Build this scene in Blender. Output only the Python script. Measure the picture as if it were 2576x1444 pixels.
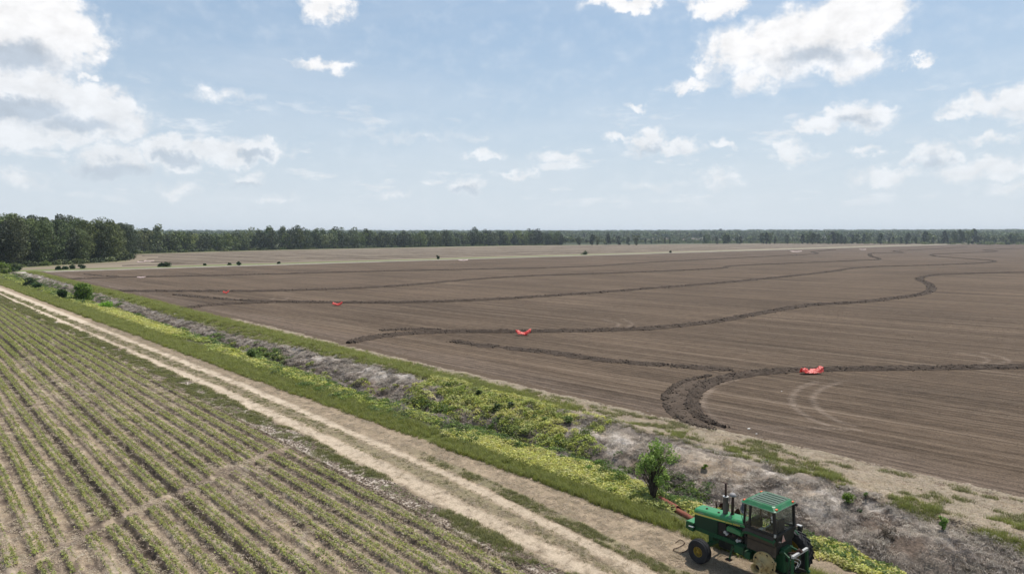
import bpy, bmesh, math, random
import numpy as np
from mathutils import Vector, Matrix, Euler

# ------------------------------------------------------------------ scene, camera, sky, sun
for o in list(bpy.data.objects):
    bpy.data.objects.remove(o)
SC = bpy.context.scene
COL = SC.collection
R = math.radians
PSI = R(42.4)                      # camera heading, clockwise from the road direction (+Y)
CAM_H = 13.3
PITCH = math.atan((722 - 592) / 1717)
FPX = 1717.0                       # focal length in pixels of a 2576 px wide picture

cam_d = bpy.data.cameras.new('camera')
cam = bpy.data.objects.new('camera', cam_d); COL.objects.link(cam)
cam.location = (0, 0, CAM_H)
cam.rotation_euler = (R(90) - PITCH, 0, -PSI)
cam_d.sensor_width = 36
cam_d.lens = 36 * FPX / 2576
cam_d.clip_start = 0.5
cam_d.clip_end = 40000
SC.camera = cam

SUN_DIR = Vector((0.484, 0.08, 1.0)).normalized()
SUN_EL = math.asin(SUN_DIR.z); SUN_AZ = math.atan2(SUN_DIR.x, SUN_DIR.y)
sun_d = bpy.data.lights.new('sun', 'SUN'); sun_d.energy = 4.6; sun_d.angle = R(0.55); sun_d.color = (1, .955, .89)
sun = bpy.data.objects.new('sun', sun_d); COL.objects.link(sun)
sun.rotation_euler = SUN_DIR.to_track_quat('Z', 'Y').to_euler()
sun.location = (0, 0, 80)
SC.view_settings.view_transform = 'Standard'
SC.view_settings.look = 'None'
SC.view_settings.gamma = 1
SC.view_settings.exposure = 0.0
SC.view_settings.use_curve_mapping = False

def g(x, y, z=0.0):
    """picture pixel (2576 px wide) -> world point on the level z"""
    X = (x - 1288) / FPX; Y = -(y - 722) / FPX
    yy = math.cos(PITCH) + Y * math.sin(PITCH); zz = -math.sin(PITCH) + Y * math.cos(PITCH)
    t = (z - CAM_H) / zz; r = X * t; fw = yy * t
    return (fw * math.sin(PSI) + r * math.cos(PSI), fw * math.cos(PSI) - r * math.sin(PSI))
def azel(x, y):
    X = (x - 1288) / FPX; Y = -(y - 722) / FPX
    yy = math.cos(PITCH) + Y * math.sin(PITCH); zz = -math.sin(PITCH) + Y * math.cos(PITCH)
    v = Vector((yy * math.sin(PSI) + X * math.cos(PSI), yy * math.cos(PSI) - X * math.sin(PSI), zz)).normalized()
    return math.degrees(math.atan2(v.x, v.y)), math.degrees(math.asin(v.z))

class NT:
    """tiny node-tree helper"""
    def __init__(s, nt): s.nt = nt
    def n(s, typ, inp=None, **kw):
        nd = s.nt.nodes.new(typ)
        for k, v in kw.items(): setattr(nd, k, v)
        for k, v in (inp or {}).items():
            sk = nd.inputs[k]
            if isinstance(v, bpy.types.NodeSocket): s.nt.links.new(v, sk)
            else: sk.default_value = v
        return nd
    def m(s, op, a, b=0.0, c=None, clamp=False):
        i = {0: a, 1: b}
        if c is not None: i[2] = c
        return s.n('ShaderNodeMath', i, operation=op, use_clamp=clamp).outputs[0]
    def vm(s, op, a, b=(0, 0, 0)):
        nd = s.n('ShaderNodeVectorMath', {0: a, 1: b}, operation=op)
        return nd.outputs['Value'] if op in ('LENGTH', 'DOT_PRODUCT') else nd.outputs[0]
    def mr(s, v, a, b, c=0.0, d=1.0, smooth=False):
        return s.n('ShaderNodeMapRange', {0: v, 1: a, 2: b, 3: c, 4: d},
                   interpolation_type='SMOOTHSTEP' if smooth else 'LINEAR').outputs[0]
    def mix(s, f, a, b, blend='MIX'):
        nd = s.nt.nodes.new('ShaderNodeMix'); nd.data_type = 'RGBA'; nd.blend_type = blend
        for k, v in ((0, f), (6, a), (7, b)):
            if isinstance(v, bpy.types.NodeSocket): s.nt.links.new(v, nd.inputs[k])
            else: nd.inputs[k].default_value = v if k == 0 else (*v[:3], 1)
        return nd.outputs[2]
    def noise(s, vec, scale, detail=4, rough=.55, dist=0.0):
        return s.n('ShaderNodeTexNoise', {'Vector': vec, 'Scale': scale, 'Detail': detail, 'Roughness': rough, 'Distortion': dist}).outputs[0]

world = bpy.data.worlds.new('World'); SC.world = world
world.use_nodes = True
world.node_tree.nodes.clear()
w = NT(world.node_tree)
def build_sky():
    sky = w.n('ShaderNodeTexSky', sky_type='NISHITA', sun_disc=False, sun_elevation=SUN_EL, sun_rotation=SUN_AZ,
              altitude=50, air_density=1.0, dust_density=1.6, ozone_density=1.2)
    d = w.n('ShaderNodeTexCoord').outputs['Generated']
    sep = w.n('ShaderNodeSeparateXYZ', {0: d})
    az = w.m('MULTIPLY', w.m('ARCTAN2', sep.outputs[0], sep.outputs[1]), 57.29578)
    el = w.m('MULTIPLY', w.m('ARCSINE', sep.outputs[2]), 57.29578)
    p = w.n('ShaderNodeCombineXYZ', {0: az, 1: el, 2: 0.0}).outputs[0]
    # wobble so that outlines are ragged
    nz = w.n('ShaderNodeTexNoise', {'Vector': w.vm('MULTIPLY', p, (1, 1.35, 1)), 'Scale': .5, 'Detail': 8, 'Roughness': .58})
    nzb = w.n('ShaderNodeTexNoise', {'Vector': w.vm('MULTIPLY', p, (1, 1.5, 1)), 'Scale': .16, 'Detail': 3, 'Roughness': .5})
    n1 = w.m('SUBTRACT', nz.outputs[0], .5)
    # (x, y, half width, half height, strength) in the photograph's directions
    C = [(30, 70, 230, 130, 1.8), (-60, 90, 200, 80, 1.4), (160, 100, 120, 75, 1.2), (70, 30, 150, 60, 1),
         (50, 255, 210, 105, 1.8), (-60, 240, 160, 90, 1.4), (180, 285, 205, 80, 1.7), (290, 318, 95, 44, 1.2), (60, 335, 190, 50, 1.3),
         (275, 405, 112, 48, 1.1), (430, 385, 90, 44, 1.1), (560, 378, 120, 38, 1.15), (655, 378, 75, 38, 1.0), (380, 370, 70, 30, .6),
         (55, 450, 80, 30, .55), (460, 480, 70, 26, .55), (610, 448, 55, 24, .6), (700, 500, 70, 16, .45), (215, 190, 35, 16, .6),
         (820, 20, 75, 42, .95), (790, -10, 60, 30, .9), (812, 168, 85, 20, .72), (560, 243, 100, 20, .42),
         (1570, 5, 110, 26, 1.0), (1800, 10, 75, 38, 1.05),
         (2000, 110, 200, 95, 1.3), (2120, 60, 170, 80, 1.2), (2200, 20, 120, 50, 1.05), (1850, 120, 100, 70, .95), (2140, 150, 110, 62, 1.1),
         (1890, 205, 80, 42, .8), (1730, 215, 70, 20, .72), (1790, 160, 40, 60, .62),
         (2080, 305, 100, 30, .95), (2170, 295, 90, 42, 1.05), (2020, 322, 50, 18, .7), (2315, 153, 45, 17, .72), 
         (2480, 262, 120, 34, .9), (2560, 250, 80, 40, .95), (2400, 285, 70, 16, .7),
         (1625, 355, 62, 34, 1.0), (1710, 364, 66, 24, .9), (1550, 348, 40, 14, .6), (1815, 366, 42, 15, .75), (1612, 270, 34, 13, .6),
         (1995, 385, 66, 32, .85), (2190, 379, 56, 14, .6), 
         (2350, 395, 70, 38, .95), (2470, 425, 160, 38, .8), (2220, 440, 110, 30, .7), (2490, 350, 100, 18, .65),
         (1405, 403, 80, 20, .72), (1225, 392, 56, 17, .6), (1168, 465, 52, 25, .72), (1300, 441, 60, 18, .6), (1800, 450, 70, 34, .62),
         (1650, 470, 90, 20, .45), (985, 486, 60, 14, .4), (2550, 480, 120, 30, .5), (1040, 345, 220, 14, .3),
         ]
    wob = w.vm('MULTIPLY', w.vm('SUBTRACT', w.n('ShaderNodeTexNoise', {'Vector': p, 'Scale': .55, 'Detail': 5, 'Roughness': .6}).outputs[1], (.5, .5, .5)), (5.5, 3.0, 0))
    pd = w.vm('ADD', p, wob)
    def blobs(L):
        F = 0.0
        for (x, y, hw, hh, st) in L:
            a0, e0 = azel(x, y); a1, _ = azel(x + hw, y); _, e1 = azel(x, y - hh)
            kx, ky = .86 / (a1 - a0), .86 / (e1 - e0)
            q = w.n('ShaderNodeVectorMath', {0: pd, 1: (kx, ky, 0), 2: (-a0 * kx, -e0 * ky, 0)}, operation='MULTIPLY_ADD').outputs[0]
            F = w.m('MAXIMUM', w.m('MULTIPLY_ADD', w.vm('LENGTH', q), -st, st), F)     # st*(1-r)
        return F
    F = blobs(C)
    S = blobs([(20, 145, 170, 44, 1.2), (40, 275, 150, 36, 1.3), (190, 318, 140, 30, 1.0), (285, 430, 120, 30, 1.2), (455, 398, 60, 22, 1.1), (645, 390, 44, 20, 1.1),
               (2050, 140, 140, 40, 1.1), (2150, 308, 90, 20, .8), (2345, 412, 60, 30, 1.0), (1650, 374, 70, 16, .8), (1165, 476, 44, 14, 1.0), (610, 462, 50, 14, 1.0)])
    # beyond the view the same kind of scattered cloud goes on
    far = w.mr(w.m('ABSOLUTE', w.m('SUBTRACT', az, math.degrees(PSI))), 44, 60)
    hi = w.mr(el, 26, 36)
    outside = w.m('MAXIMUM', far, hi)
    proj = w.vm('SCALE', d); proj.node.inputs['Scale'].default_value = 1
    gen = w.mr(w.noise(w.vm('MULTIPLY', d, (1, 1, 2.2)), 2.6, 8, .6), .56, .76, 0, .8)
    F = w.m('MAXIMUM', F, w.m('MULTIPLY', outside, gen))
    body = w.m('ADD', F, w.m('MULTIPLY', n1, w.mr(F, 0, .25, .0, 1.15)))
    cov = w.mr(body, .0, .58, smooth=True)
    cov = w.m('MAXIMUM', cov, w.m('MULTIPLY', w.mr(w.m('ADD', F, w.m('MULTIPLY', n1, .5)), -.08, .40, smooth=True), .5))
    # distant clouds melt into the horizon haze
    cov = w.m('MULTIPLY', cov, w.mr(el, 1.0, 14.0, .42, 1.0))
    low = w.m('MULTIPLY', w.mr(w.noise(w.vm('MULTIPLY', p, (.55, 1.7, 1)), .33, 7, .6), .53, .70, 0, .55, True), w.m('MULTIPLY', w.mr(el, 1.5, 4), w.mr(el, 13, 8)))
    cov = w.m('MAXIMUM', cov, low)
    # thin veil of cirrus
    veil = w.mr(w.noise(w.vm('MULTIPLY', p, (.35, 1.6, 1)), .16, 6, .6, .6), .45, .78, 0, .20)
    cov = w.m('MAXIMUM', cov, w.m('MULTIPLY', veil, w.mr(el, 30, 60, 1, .4)))
    grey = w.m('MULTIPLY', w.mr(w.m('ADD', S, w.m('MULTIPLY', n1, .28)), -.05, .85, smooth=True), 1.0)
    puff = w.mr(nz.outputs[0], .34, .62, .88, 1.05)
    cc = w.mix(grey, (1.0, 1.0, 1.01), (.56, .625, .71))
    cc = w.mix(1.0, cc, w.n('ShaderNodeCombineColor', {0: puff, 1: puff, 2: puff}).outputs[0], 'MULTIPLY')
    # hazy low sky: pale, slightly blue
    skyc = w.mix(1.0, sky.outputs[0], (SKY_K * .93, SKY_K * 1.03, SKY_K * 1.06), 'MULTIPLY')
    hz = w.m('POWER', w.mr(el, 30, -1.0, 0, 1), 2.6)
    skyc = w.mix(w.m('MULTIPLY', hz, .93), skyc, (.73, .795, .845))
    lift = w.mr(el, 20, 55, .55, .0)
    skyc = w.mix(w.m('MULTIPLY', lift, .9), skyc, (.445, .615, .82))
    hz2 = w.m('POWER', w.mr(el, 21, 0.0, 0, 1), 2.3)
    skyc = w.mix(hz2, skyc, (.735, .80, .85))
    out = w.mix(cov, skyc, cc)
    # Nishita is scaled by 0.1 in the Background, the cloud and haze tones are written for 1
    bg = w.n('ShaderNodeBackground', {0: w.mix(1.0, out, (10, 10, 10), 'MULTIPLY'), 1: 0.1})
    w.n('ShaderNodeOutputWorld', {0: bg.outputs[0]})
SKY_K = 0.1
build_sky()
world.cycles.sampling_method = 'MANUAL'
world.cycles.sample_map_resolution = 512

# ------------------------------------------------------------------ helpers
rng = np.random.default_rng(7)
random.seed(7)
def h2(ix, iy, seed):
    a = (ix.astype(np.int64) * 374761393 + iy.astype(np.int64) * 668265263 + seed * 974634777) & 0xffffffff
    a = ((a ^ (a >> 13)) * 1274126177) & 0xffffffff
    a = (a ^ (a >> 16)) & 0xffffff
    return a / 16777215.0
def vn(x, y, seed=0):
    x = np.asarray(x, float); y = np.asarray(y, float)
    ix = np.floor(x); iy = np.floor(y); fx = x - ix; fy = y - iy
    fx = fx * fx * (3 - 2 * fx); fy = fy * fy * (3 - 2 * fy)
    a = h2(ix, iy, seed); b = h2(ix + 1, iy, seed); c = h2(ix, iy + 1, seed); d = h2(ix + 1, iy + 1, seed)
    return (a * (1 - fx) + b * fx) * (1 - fy) + (c * (1 - fx) + d * fx) * fy
def fbm(x, y, seed=0, o=4):
    s = 0; a = .5; t = 0
    for k in range(o):
        s = s + a * vn(x, y, seed + k * 17); t += a; x = np.asarray(x) * 2.03 + 11.3; y = np.asarray(y) * 2.03 + 5.7; a *= .5
    return s / t
def sst(x, a, b):
    t = np.clip((x - a) / (b - a), 0, 1); return t * t * (3 - 2 * t)
def lerp(a, b, t):
    t = np.asarray(t)[..., None]; return np.asarray(a) * (1 - t) + np.asarray(b) * t

def tag(o, label=None, cat=None, group=None, kind=None):
    if label: o['label'] = label
    if cat: o['category'] = cat
    if group: o['group'] = group
    if kind: o['kind'] = kind
    return o
def link(name, me, m=None, parent=None):
    o = bpy.data.objects.new(name, me); COL.objects.link(o)
    if m is not None and me is not None: me.materials.clear(); me.materials.append(m)
    if parent: o.parent = parent
    return o
def empty(name, loc, rz=0.0):
    o = bpy.data.objects.new(name, None); COL.objects.link(o); o.location = loc; o.rotation_euler = (0, 0, rz)
    o.empty_display_size = .3
    return o
def npmesh(name, V, F, col=None, smooth=False):
    """V (n,3), F (m,3|4) arrays -> mesh"""
    V = np.asarray(V, np.float32); F = np.asarray(F, np.int32); k = F.shape[1]
    me = bpy.data.meshes.new(name)
    me.vertices.add(len(V)); me.vertices.foreach_set('co', V.ravel())
    me.loops.add(F.size); me.loops.foreach_set('vertex_index', F.ravel())
    me.polygons.add(len(F)); me.polygons.foreach_set('loop_start', np.arange(0, F.size, k, dtype=np.int32))
    me.polygons.foreach_set('loop_total', np.full(len(F), k, np.int32))
    me.polygons.foreach_set('use_smooth', np.full(len(F), smooth))
    if col is not None:
        at = me.color_attributes.new('Col', 'FLOAT_COLOR', 'POINT')
        c4 = np.ones((len(V), 4), np.float32); c4[:, :3] = col; at.data.foreach_set('color', c4.ravel())
    me.update(); me.validate()
    return me
def gridfaces(nr, nc):
    i = np.arange(nr - 1)[:, None] * nc + np.arange(nc - 1)[None]
    return np.stack([i, i + 1, i + nc + 1, i + nc], -1).reshape(-1, 4)
def copy_tree(o, parent=None):
    c = o.copy(); COL.objects.link(c)
    if parent: c.parent = parent
    for ch in list(o.children): copy_tree(ch, c)
    return c

def seg_dist(x, y, pts):
    d = np.full(x.shape, 1e9)
    for (ax, ay), (bx, by) in zip(pts[:-1], pts[1:]):
        dx, dy = bx - ax, by - ay; L = dx * dx + dy * dy
        t = np.clip(((x - ax) * dx + (y - ay) * dy) / L, 0, 1)
        d = np.minimum(d, np.hypot(x - ax - t * dx, y - ay - t * dy))
    return d
# ---- materials
def newmat(name):
    m = bpy.data.materials.new(name); m.use_nodes = True; m.node_tree.nodes.clear(); return m, NT(m.node_tree)
def finish(t, base, rough=.9, spec=.2, metal=0., bump=None, **kw):
    i = {'Base Color': base if isinstance(base, bpy.types.NodeSocket) else (*base, 1), 'Roughness': rough, 'Specular IOR Level': spec, 'Metallic': metal}
    i.update(kw)
    b = t.n('ShaderNodeBsdfPrincipled', i)
    if bump is not None: t.nt.links.new(bump, b.inputs['Normal'])
    t.n('ShaderNodeOutputMaterial', {0: b.outputs[0]})
    return b
def mul(t, c, f):
    return t.mix(1.0, c, t.n('ShaderNodeCombineColor', {0: f, 1: f, 2: f}).outputs[0], 'MULTIPLY')
def soil_mat(name, amp=.55, s1=1.3, s2=9., s3=38., bumpd=.05, stretch=(1, 1, 1)):
    m, t = newmat(name)
    c = t.n('ShaderNodeAttribute', attribute_name='Col').outputs[0]
    p = t.vm('MULTIPLY', t.n('ShaderNodeTexCoord').outputs['Object'], stretch)
    a = t.noise(p, s1, 4); b = t.noise(p, s2, 5, .6); d = t.noise(p, s3, 4, .65)
    f = t.m('ADD', t.m('MULTIPLY', t.m('SUBTRACT', a, .5), amp * .8), t.m('MULTIPLY', t.m('SUBTRACT', b, .5), amp * 1.5))
    f = t.m('ADD', f, t.m('MULTIPLY', t.m('SUBTRACT', d, .5), amp * 1.9))
    f = t.m('ADD', f, 1.0)
    f = t.m('MAXIMUM', f, .25)
    bp = t.n('ShaderNodeBump', {'Strength': .8, 'Distance': bumpd, 'Height': t.m('ADD', b, t.m('MULTIPLY', d, .5))}).outputs[0]
    finish(t, mul(t, c, f), .95, .15, bump=bp)
    return m
def leaf_mat(name, c1, c2, var=.35, trans=.35, rough=.6):
    """c1..c2 picked per leaf; the whole thing varies per object/instance"""
    m, t = newmat(name)
    rnd = t.n('ShaderNodeObjectInfo').outputs['Random']
    isl = t.n('ShaderNodeNewGeometry').outputs['Random Per Island']
    c = t.mix(isl, c1, c2)
    hs = t.n('ShaderNodeHueSaturation', {'Hue': t.mr(rnd, 0, 1, .485, .515), 'Saturation': t.mr(t.m('FRACT', t.m('MULTIPLY', rnd, 7.3)), 0, 1, .85, 1.12),
             'Value': t.mr(t.m('FRACT', t.m('MULTIPLY', rnd, 3.7)), 0, 1, 1 - var, 1 + var), 'Color': c})
    c = hs.outputs[0]
    d = t.n('ShaderNodeBsdfPrincipled', {'Base Color': c, 'Roughness': rough, 'Specular IOR Level': .25})
    tr = t.n('ShaderNodeBsdfTranslucent', {'Color': mul(t, c, 1.2)})
    mx = t.n('ShaderNodeMixShader', {0: trans, 1: d.outputs[0], 2: tr.outputs[0]})
    t.n('ShaderNodeOutputMaterial', {0: mx.outputs[0]})
    return m
def paint_mat(name, col, dirt=(.10, .075, .05), amount=.35, rough=.42, spec=.4, metal=0., scale=3.0, fade=1.0):
    m, t = newmat(name)
    p = t.n('ShaderNodeTexCoord').outputs['Object']
    a = t.noise(p, scale, 6, .65); b = t.noise(p, scale * 9, 5, .7)
    k = t.mr(t.m('ADD', a, t.m('MULTIPLY', t.m('SUBTRACT', b, .5), .6)), .45, .75, 0, amount, True)
    c = t.mix(k, col, dirt)
    c = mul(t, c, t.mr(b, .3, .7, .88, 1.1))
    bp = t.n('ShaderNodeBump', {'Strength': .25, 'Distance': .004, 'Height': b}).outputs[0]
    finish(t, c, t.mr(k, 0, 1, rough, .85), spec, metal, bp)
    return m
def plain_mat(name, col, rough=.7, spec=.3, metal=0., **kw):
    m, t = newmat(name)
    p = t.n('ShaderNodeTexCoord').outputs['Object']
    b = t.noise(p, 14, 5, .65)
    bp = t.n('ShaderNodeBump', {'Strength': .2, 'Distance': .004, 'Height': b}).outputs[0]
    finish(t, mul(t, (*col, 1) if False else t.mix(0.0, col, col), t.mr(b, .3, .7, .82, 1.15)), rough, spec, metal, bp, **kw)
    return m

# ------------------------------------------------------------------ terrain
BED = .965; BED0 = 17.5
def gapd(v, u):          # the cross drain cut through the crop beds
    uu = np.interp(v, [2, 3.5, 4.6, 6.2, 8.4, 11.5, 14, 16.5], [32.2, 32.9, 33.5, 34.9, 36.1, 37.4, 38.9, 40.2])
    return np.abs(u - uu)
def gapd2(v, u):
    return np.abs(u - np.interp(v, [0, 2.5, 4.6, 6.5], [28.6, 29.4, 30.6, 30.2])) + 10 * (v > 5.6)
def bank_z(v, u):
    wob = (fbm(u / 9, 0 * u + 3, 5, 3) - .5) * 1.5
    vv = v - wob
    z = np.interp(vv, [25.0, 27.2, 29.4, 30.9, 31.6, 32.3, 33.2, 35.2, 36.6, 38.0], [0, -.08, -.35, -.75, -1.55, -1.6, -.95, -.2, .16, 0])
    z = z + (fbm(u / 1.7, v / 1.7, 21, 4) - .5) * .95 * sst(vv, 28.5, 30.5) * (1 - sst(vv, 36.2, 38))
    z = z + (fbm(u / .5, v / .5, 22, 3) - .5) * .22 * sst(vv, 27, 29.5) * (1 - sst(vv, 36, 37.5))
    # the ditch runs out before the cross road
    return z * (1 - sst(u, 282, 300))
def Zg(v, u):
    v = np.asarray(v, float); u = np.asarray(u, float)
    ph = (v - BED0) / BED
    prof = np.cos(2 * np.pi * ph)
    bed = np.clip(prof * 1.5, -1, 1) * .075
    deep = ((np.abs(v - (BED0 - 10.5 * BED)) < .5) | (np.abs(v - (BED0 - 7.5 * BED)) < .5)) * np.clip(-prof, 0, 1) * .12
    gm = 1 - sst(gapd(v, u), .25, .75); gm2 = 1 - sst(gapd2(v, u), .2, .7)
    crop = (bed * (1 - .9 * np.maximum(gm, gm2)) - deep + (fbm(v * 2.2, u * 2.2, 3, 3) - .5) * .09)
    mid = (fbm(v * 1.3, u * .8, 4, 3) - .5) * .06
    mid = mid - .035 * np.exp(-((v - 20.4) / .5) ** 2) - .035 * np.exp(-((v - 22.6) / .5) ** 2)
    z = crop * (1 - sst(v, 17.9, 18.6)) + mid * sst(v, 17.9, 18.6) * (1 - sst(v, 24.6, 26))
    z = z + bank_z(v, u) * sst(v, 24.4, 26)
    fld = (fbm(v * .9, u * .9, 8, 3) - .5) * .07
    return z + fld * sst(v, 37.5, 41)
# zone borders (v as a function of u), measured along the road
def wv(u, s, a=.3, f=.35): return (fbm(np.asarray(u, float) * f, 0 * np.asarray(u, float) + s, s, 4) - .5) * 2 * a
def e_crop(u): return np.interp(u, [0, 20, 45, 60, 100, 163, 190, 320], [18.2, 18.3, 18.3, 17.8, 17.9, 15.6, 13.5, 9.0]) + wv(u, 31, .35)
def e_roadL(u): return np.interp(u, [0, 18, 28, 45, 60, 186, 320], [19.0, 19.15, 19.6, 19.9, 20.0, 17.7, 14]) + wv(u, 32, .22)
def e_Ar(u): return np.interp(u, [0, 18, 30, 57, 195, 320], [20.4, 20.6, 21.0, 21.2, 18.6, 15.5]) + wv(u, 33, .15)
def e_Bl(u): return np.interp(u, [0, 16, 22, 30, 60, 206, 320], [20.8, 21.0, 21.5, 22.1, 22.2, 19.3, 16.2]) + wv(u, 34, .15)
def e_Br(u): return np.interp(u, [0, 16, 22, 30, 62, 219, 320], [21.8, 21.9, 22.4, 22.9, 23.2, 20.7, 17.5]) + wv(u, 35, .15)
def e_vgL(u): return np.interp(u, [0, 20, 31, 47, 65, 231, 320], [25.6, 25.5, 25.4, 24.9, 24.4, 21.9, 19]) + wv(u, 36, .25)
def e_vgR(u): return np.interp(u, [0, 20, 30, 53, 73, 252, 320], [26.0, 26.6, 26.7, 27.7, 27.3, 24.4, 22]) + wv(u, 37, .35)
def e_bank(u): return np.interp(u, [0, 6, 16, 32, 47, 97, 290, 320], [34.6, 34.8, 36.8, 37.0, 36.4, 34.6, 36.5, 37]) + wv(u, 38, .35)
def e_grn(u): return np.interp(u, [0, 7, 17, 40, 105, 290, 320], [36.8, 37.4, 38.6, 38.9, 38.6, 38.8, 39]) + wv(u, 39, .4)
def e_fld(u): return np.interp(u, [0, 7, 17, 29, 42, 71, 105, 148, 290, 320], [41.6, 41.4, 41.2, 40.6, 40.2, 39.6, 39.8, 39.9, 40.5, 40.5]) + wv(u, 40, .3)

DRY = (.36, .28, .195); PALE = (.52, .43, .325); DULL = (.265, .205, .142); SOIL = (.15, .113, .085); DARK = (.055, .042, .032)
MOIST = (.15, .105, .08); GRND = (.09, .10, .025); GREY = (.265, .22, .18); GREYL = (.47, .42, .37); GREYD = (.13, .103, .082)
BROWN = (.102, .073, .050); YEL = (.36, .35, .075)

def crop_col(v, u):
    n = fbm(v * 1.1, u * 1.1, 50, 4); n2 = fbm(v * 6, u * 3, 51, 3)
    c = lerp(SOIL, DRY, sst(n * .55 + n2 * .55, .42, .66))
    wet = sst(v, 13.5, 15.2) * sst(fbm(v * .5, u * .12, 53, 3), .38, .58) * np.clip(-np.cos(2 * np.pi * (v - BED0) / BED) + .2, 0, 1)
    c = lerp(c, MOIST, wet * .9)
    c = lerp(c, PALE, sst(fbm(v * 1.6, u * .7, 54, 4), .54, .74) * .6)
    c = lerp(c, np.array(SOIL) * .75, sst(fbm(v * 2.0, u * .12, 55, 3), .5, .7) * .6)
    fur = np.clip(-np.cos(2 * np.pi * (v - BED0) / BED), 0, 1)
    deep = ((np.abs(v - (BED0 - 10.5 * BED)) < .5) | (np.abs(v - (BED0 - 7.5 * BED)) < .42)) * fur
    c = lerp(c, np.array(SOIL) * .7, np.maximum(fur ** 2 * .25, .75 * np.exp(-((((v - BED0) / BED + .5) % 1 - .20) / .07) ** 2)))  # darker flank and furrow paint the rows' shade into the soil
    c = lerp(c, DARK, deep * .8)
    c = lerp(c, (.10, .115, .05), np.clip(1 - fur * 1.6, 0, 1) * .25 * sst(u, 50, 140))
    return c
def road_col(v, u):
    n = fbm(v * 2.2, u * 1.1, 60, 4); n2 = fbm(v * 9, u * 7, 61, 2)
    A = sst(v, e_roadL(u) - .1, e_roadL(u) + .35) * (1 - sst(v, e_Ar(u) - .3, e_Ar(u) + .15))
    B = sst(v, e_Bl(u) - .15, e_Bl(u) + .25) * (1 - sst(v, e_Br(u) - .25, e_Br(u) + .1))
    c = lerp(DULL, DRY, sst(n * .6 + n2 * .4, .35, .65))
    c = lerp(c, (.175, .16, .085), sst(v, e_Ar(u), e_Ar(u) + .2) * (1 - sst(v, e_Bl(u) - .2, e_Bl(u))) * .6)
    trk = np.maximum(A, B) * sst(n, .12, .34) * (.6 + .4 * sst(u, 28, 60))
    c = lerp(c, PALE, trk)
    g2 = sst(v, e_Br(u) + .05, e_Br(u) + .2) * (1 - sst(v, e_Br(u) + .75, e_Br(u) + 1.0)) * (1 - sst(u, 30, 38))
    c = lerp(c, (.17, .165, .08), g2 * .6)
    w_ = 1 - sst(v, e_roadL(u) - .25, e_roadL(u) + .05)
    c = lerp(c, lerp((.10, .105, .045), (.40, .345, .29), sst(fbm(v * 1.5, u * .8, 63, 4) + .10 * (1 - sst(u, 25, 60)) + .12 * (v < e_crop(u) + .5), .5, .62)), w_)
    c = lerp(c, GRND, sst(v, e_vgL(u) - .1, e_vgL(u) + .25))
    return c
def bank_col(v, u):
    n = fbm(v * .55, u * .35, 70, 5); n2 = fbm(v * 3.2, u * 2.6, 71, 4)
    c = lerp(GREYD, GREY, sst(n2, .3, .62))
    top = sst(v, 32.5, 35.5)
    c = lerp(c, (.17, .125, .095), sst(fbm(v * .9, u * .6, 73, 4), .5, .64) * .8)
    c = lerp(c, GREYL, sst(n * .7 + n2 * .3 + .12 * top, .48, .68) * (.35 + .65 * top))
    c = lerp(c, DRY, sst(fbm(v * .4, u * .2, 72, 4), .55, .7) * .6 * (1 - sst(u, 25, 60)))
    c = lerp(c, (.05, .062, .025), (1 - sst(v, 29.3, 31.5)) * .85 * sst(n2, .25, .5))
    c = lerp(c, GRND, 1 - sst(v, e_vgR(u) - .2, e_vgR(u) + .2))
    c = lerp(c, np.array(DRY) * .75, (1 - sst(v, 28.6, 30.2)) * (1 - sst(u, 13, 16)))
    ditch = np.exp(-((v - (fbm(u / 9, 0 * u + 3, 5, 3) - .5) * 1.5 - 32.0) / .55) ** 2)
    c = lerp(c, (.035, .028, .022), ditch * .9)  # shade of the channel painted into the soil colour
    return c
def edge_col(v, u):
    n = fbm(v * 1.2, u * .6, 80, 4); n2 = fbm(v * 5, u * 3, 81, 3)
    c = lerp(DULL, DRY, sst(n * .5 + n2 * .5, .35, .62))
    near = 1 - sst(u, 34, 60)
    gm = sst(v, e_bank(u) - .1, e_bank(u) + .3) * (1 - sst(v, e_grn(u) - .5, e_grn(u) + .4))
    c = lerp(c, GRND, gm * np.clip(.75 - .7 * near + sst(n, .58, .7) * near * .5, 0, 1))
    c = lerp(c, (.20, .19, .085), sst(v, e_grn(u), e_grn(u) + .3) * sst(u, 40, 80) * .5)
    c = lerp(c, (.20, .15, .112), sst(fbm(v * 1.6, u * 1.1, 84, 4), .48, .62) * .6)
    c = lerp(c, BROWN, sst(v, e_fld(u) - 2.0 * n2, e_fld(u) + .5))
    c = lerp(GREY, c, sst(v, e_bank(u) - .3, e_bank(u) + .1))
    return c
def strip(name, e0, e1, ncol, colf, mat, us, label):
    t = np.linspace(0, 1, ncol)[None, :]
    U = us[:, None] + 0 * t
    V = e0(us)[:, None] * (1 - t) + e1(us)[:, None] * t
    Z = Zg(V, U)
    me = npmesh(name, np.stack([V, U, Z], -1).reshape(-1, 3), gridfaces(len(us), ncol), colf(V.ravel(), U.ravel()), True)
    return tag(link(name, me, mat), label, kind='structure')
def usteps(a, b, k, v0, mn):
    out = [a]
    while out[-1] < b:
        out.append(out[-1] + max(mn, k * math.hypot(v0, out[-1])))
    out[-1] = b
    return np.array(out)
US = usteps(-14, 303, .0048, 20, .10)
M_crop = soil_mat('stubble_soil', .75, 1.0, 7, 30, .06)
M_road = soil_mat('dry_track', .55, 1.6, 10, 34, .04)
M_bank = soil_mat('dead_bank', .85, .9, 6, 26, .10)
c0 = lambda u: 0 * u - 3.0
c1 = lambda u: 0 * u + 18.25
c2 = lambda u: 0 * u + 26.3
c3 = lambda u: 0 * u + 36.2
c4 = lambda u: 0 * u + 42.0
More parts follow.
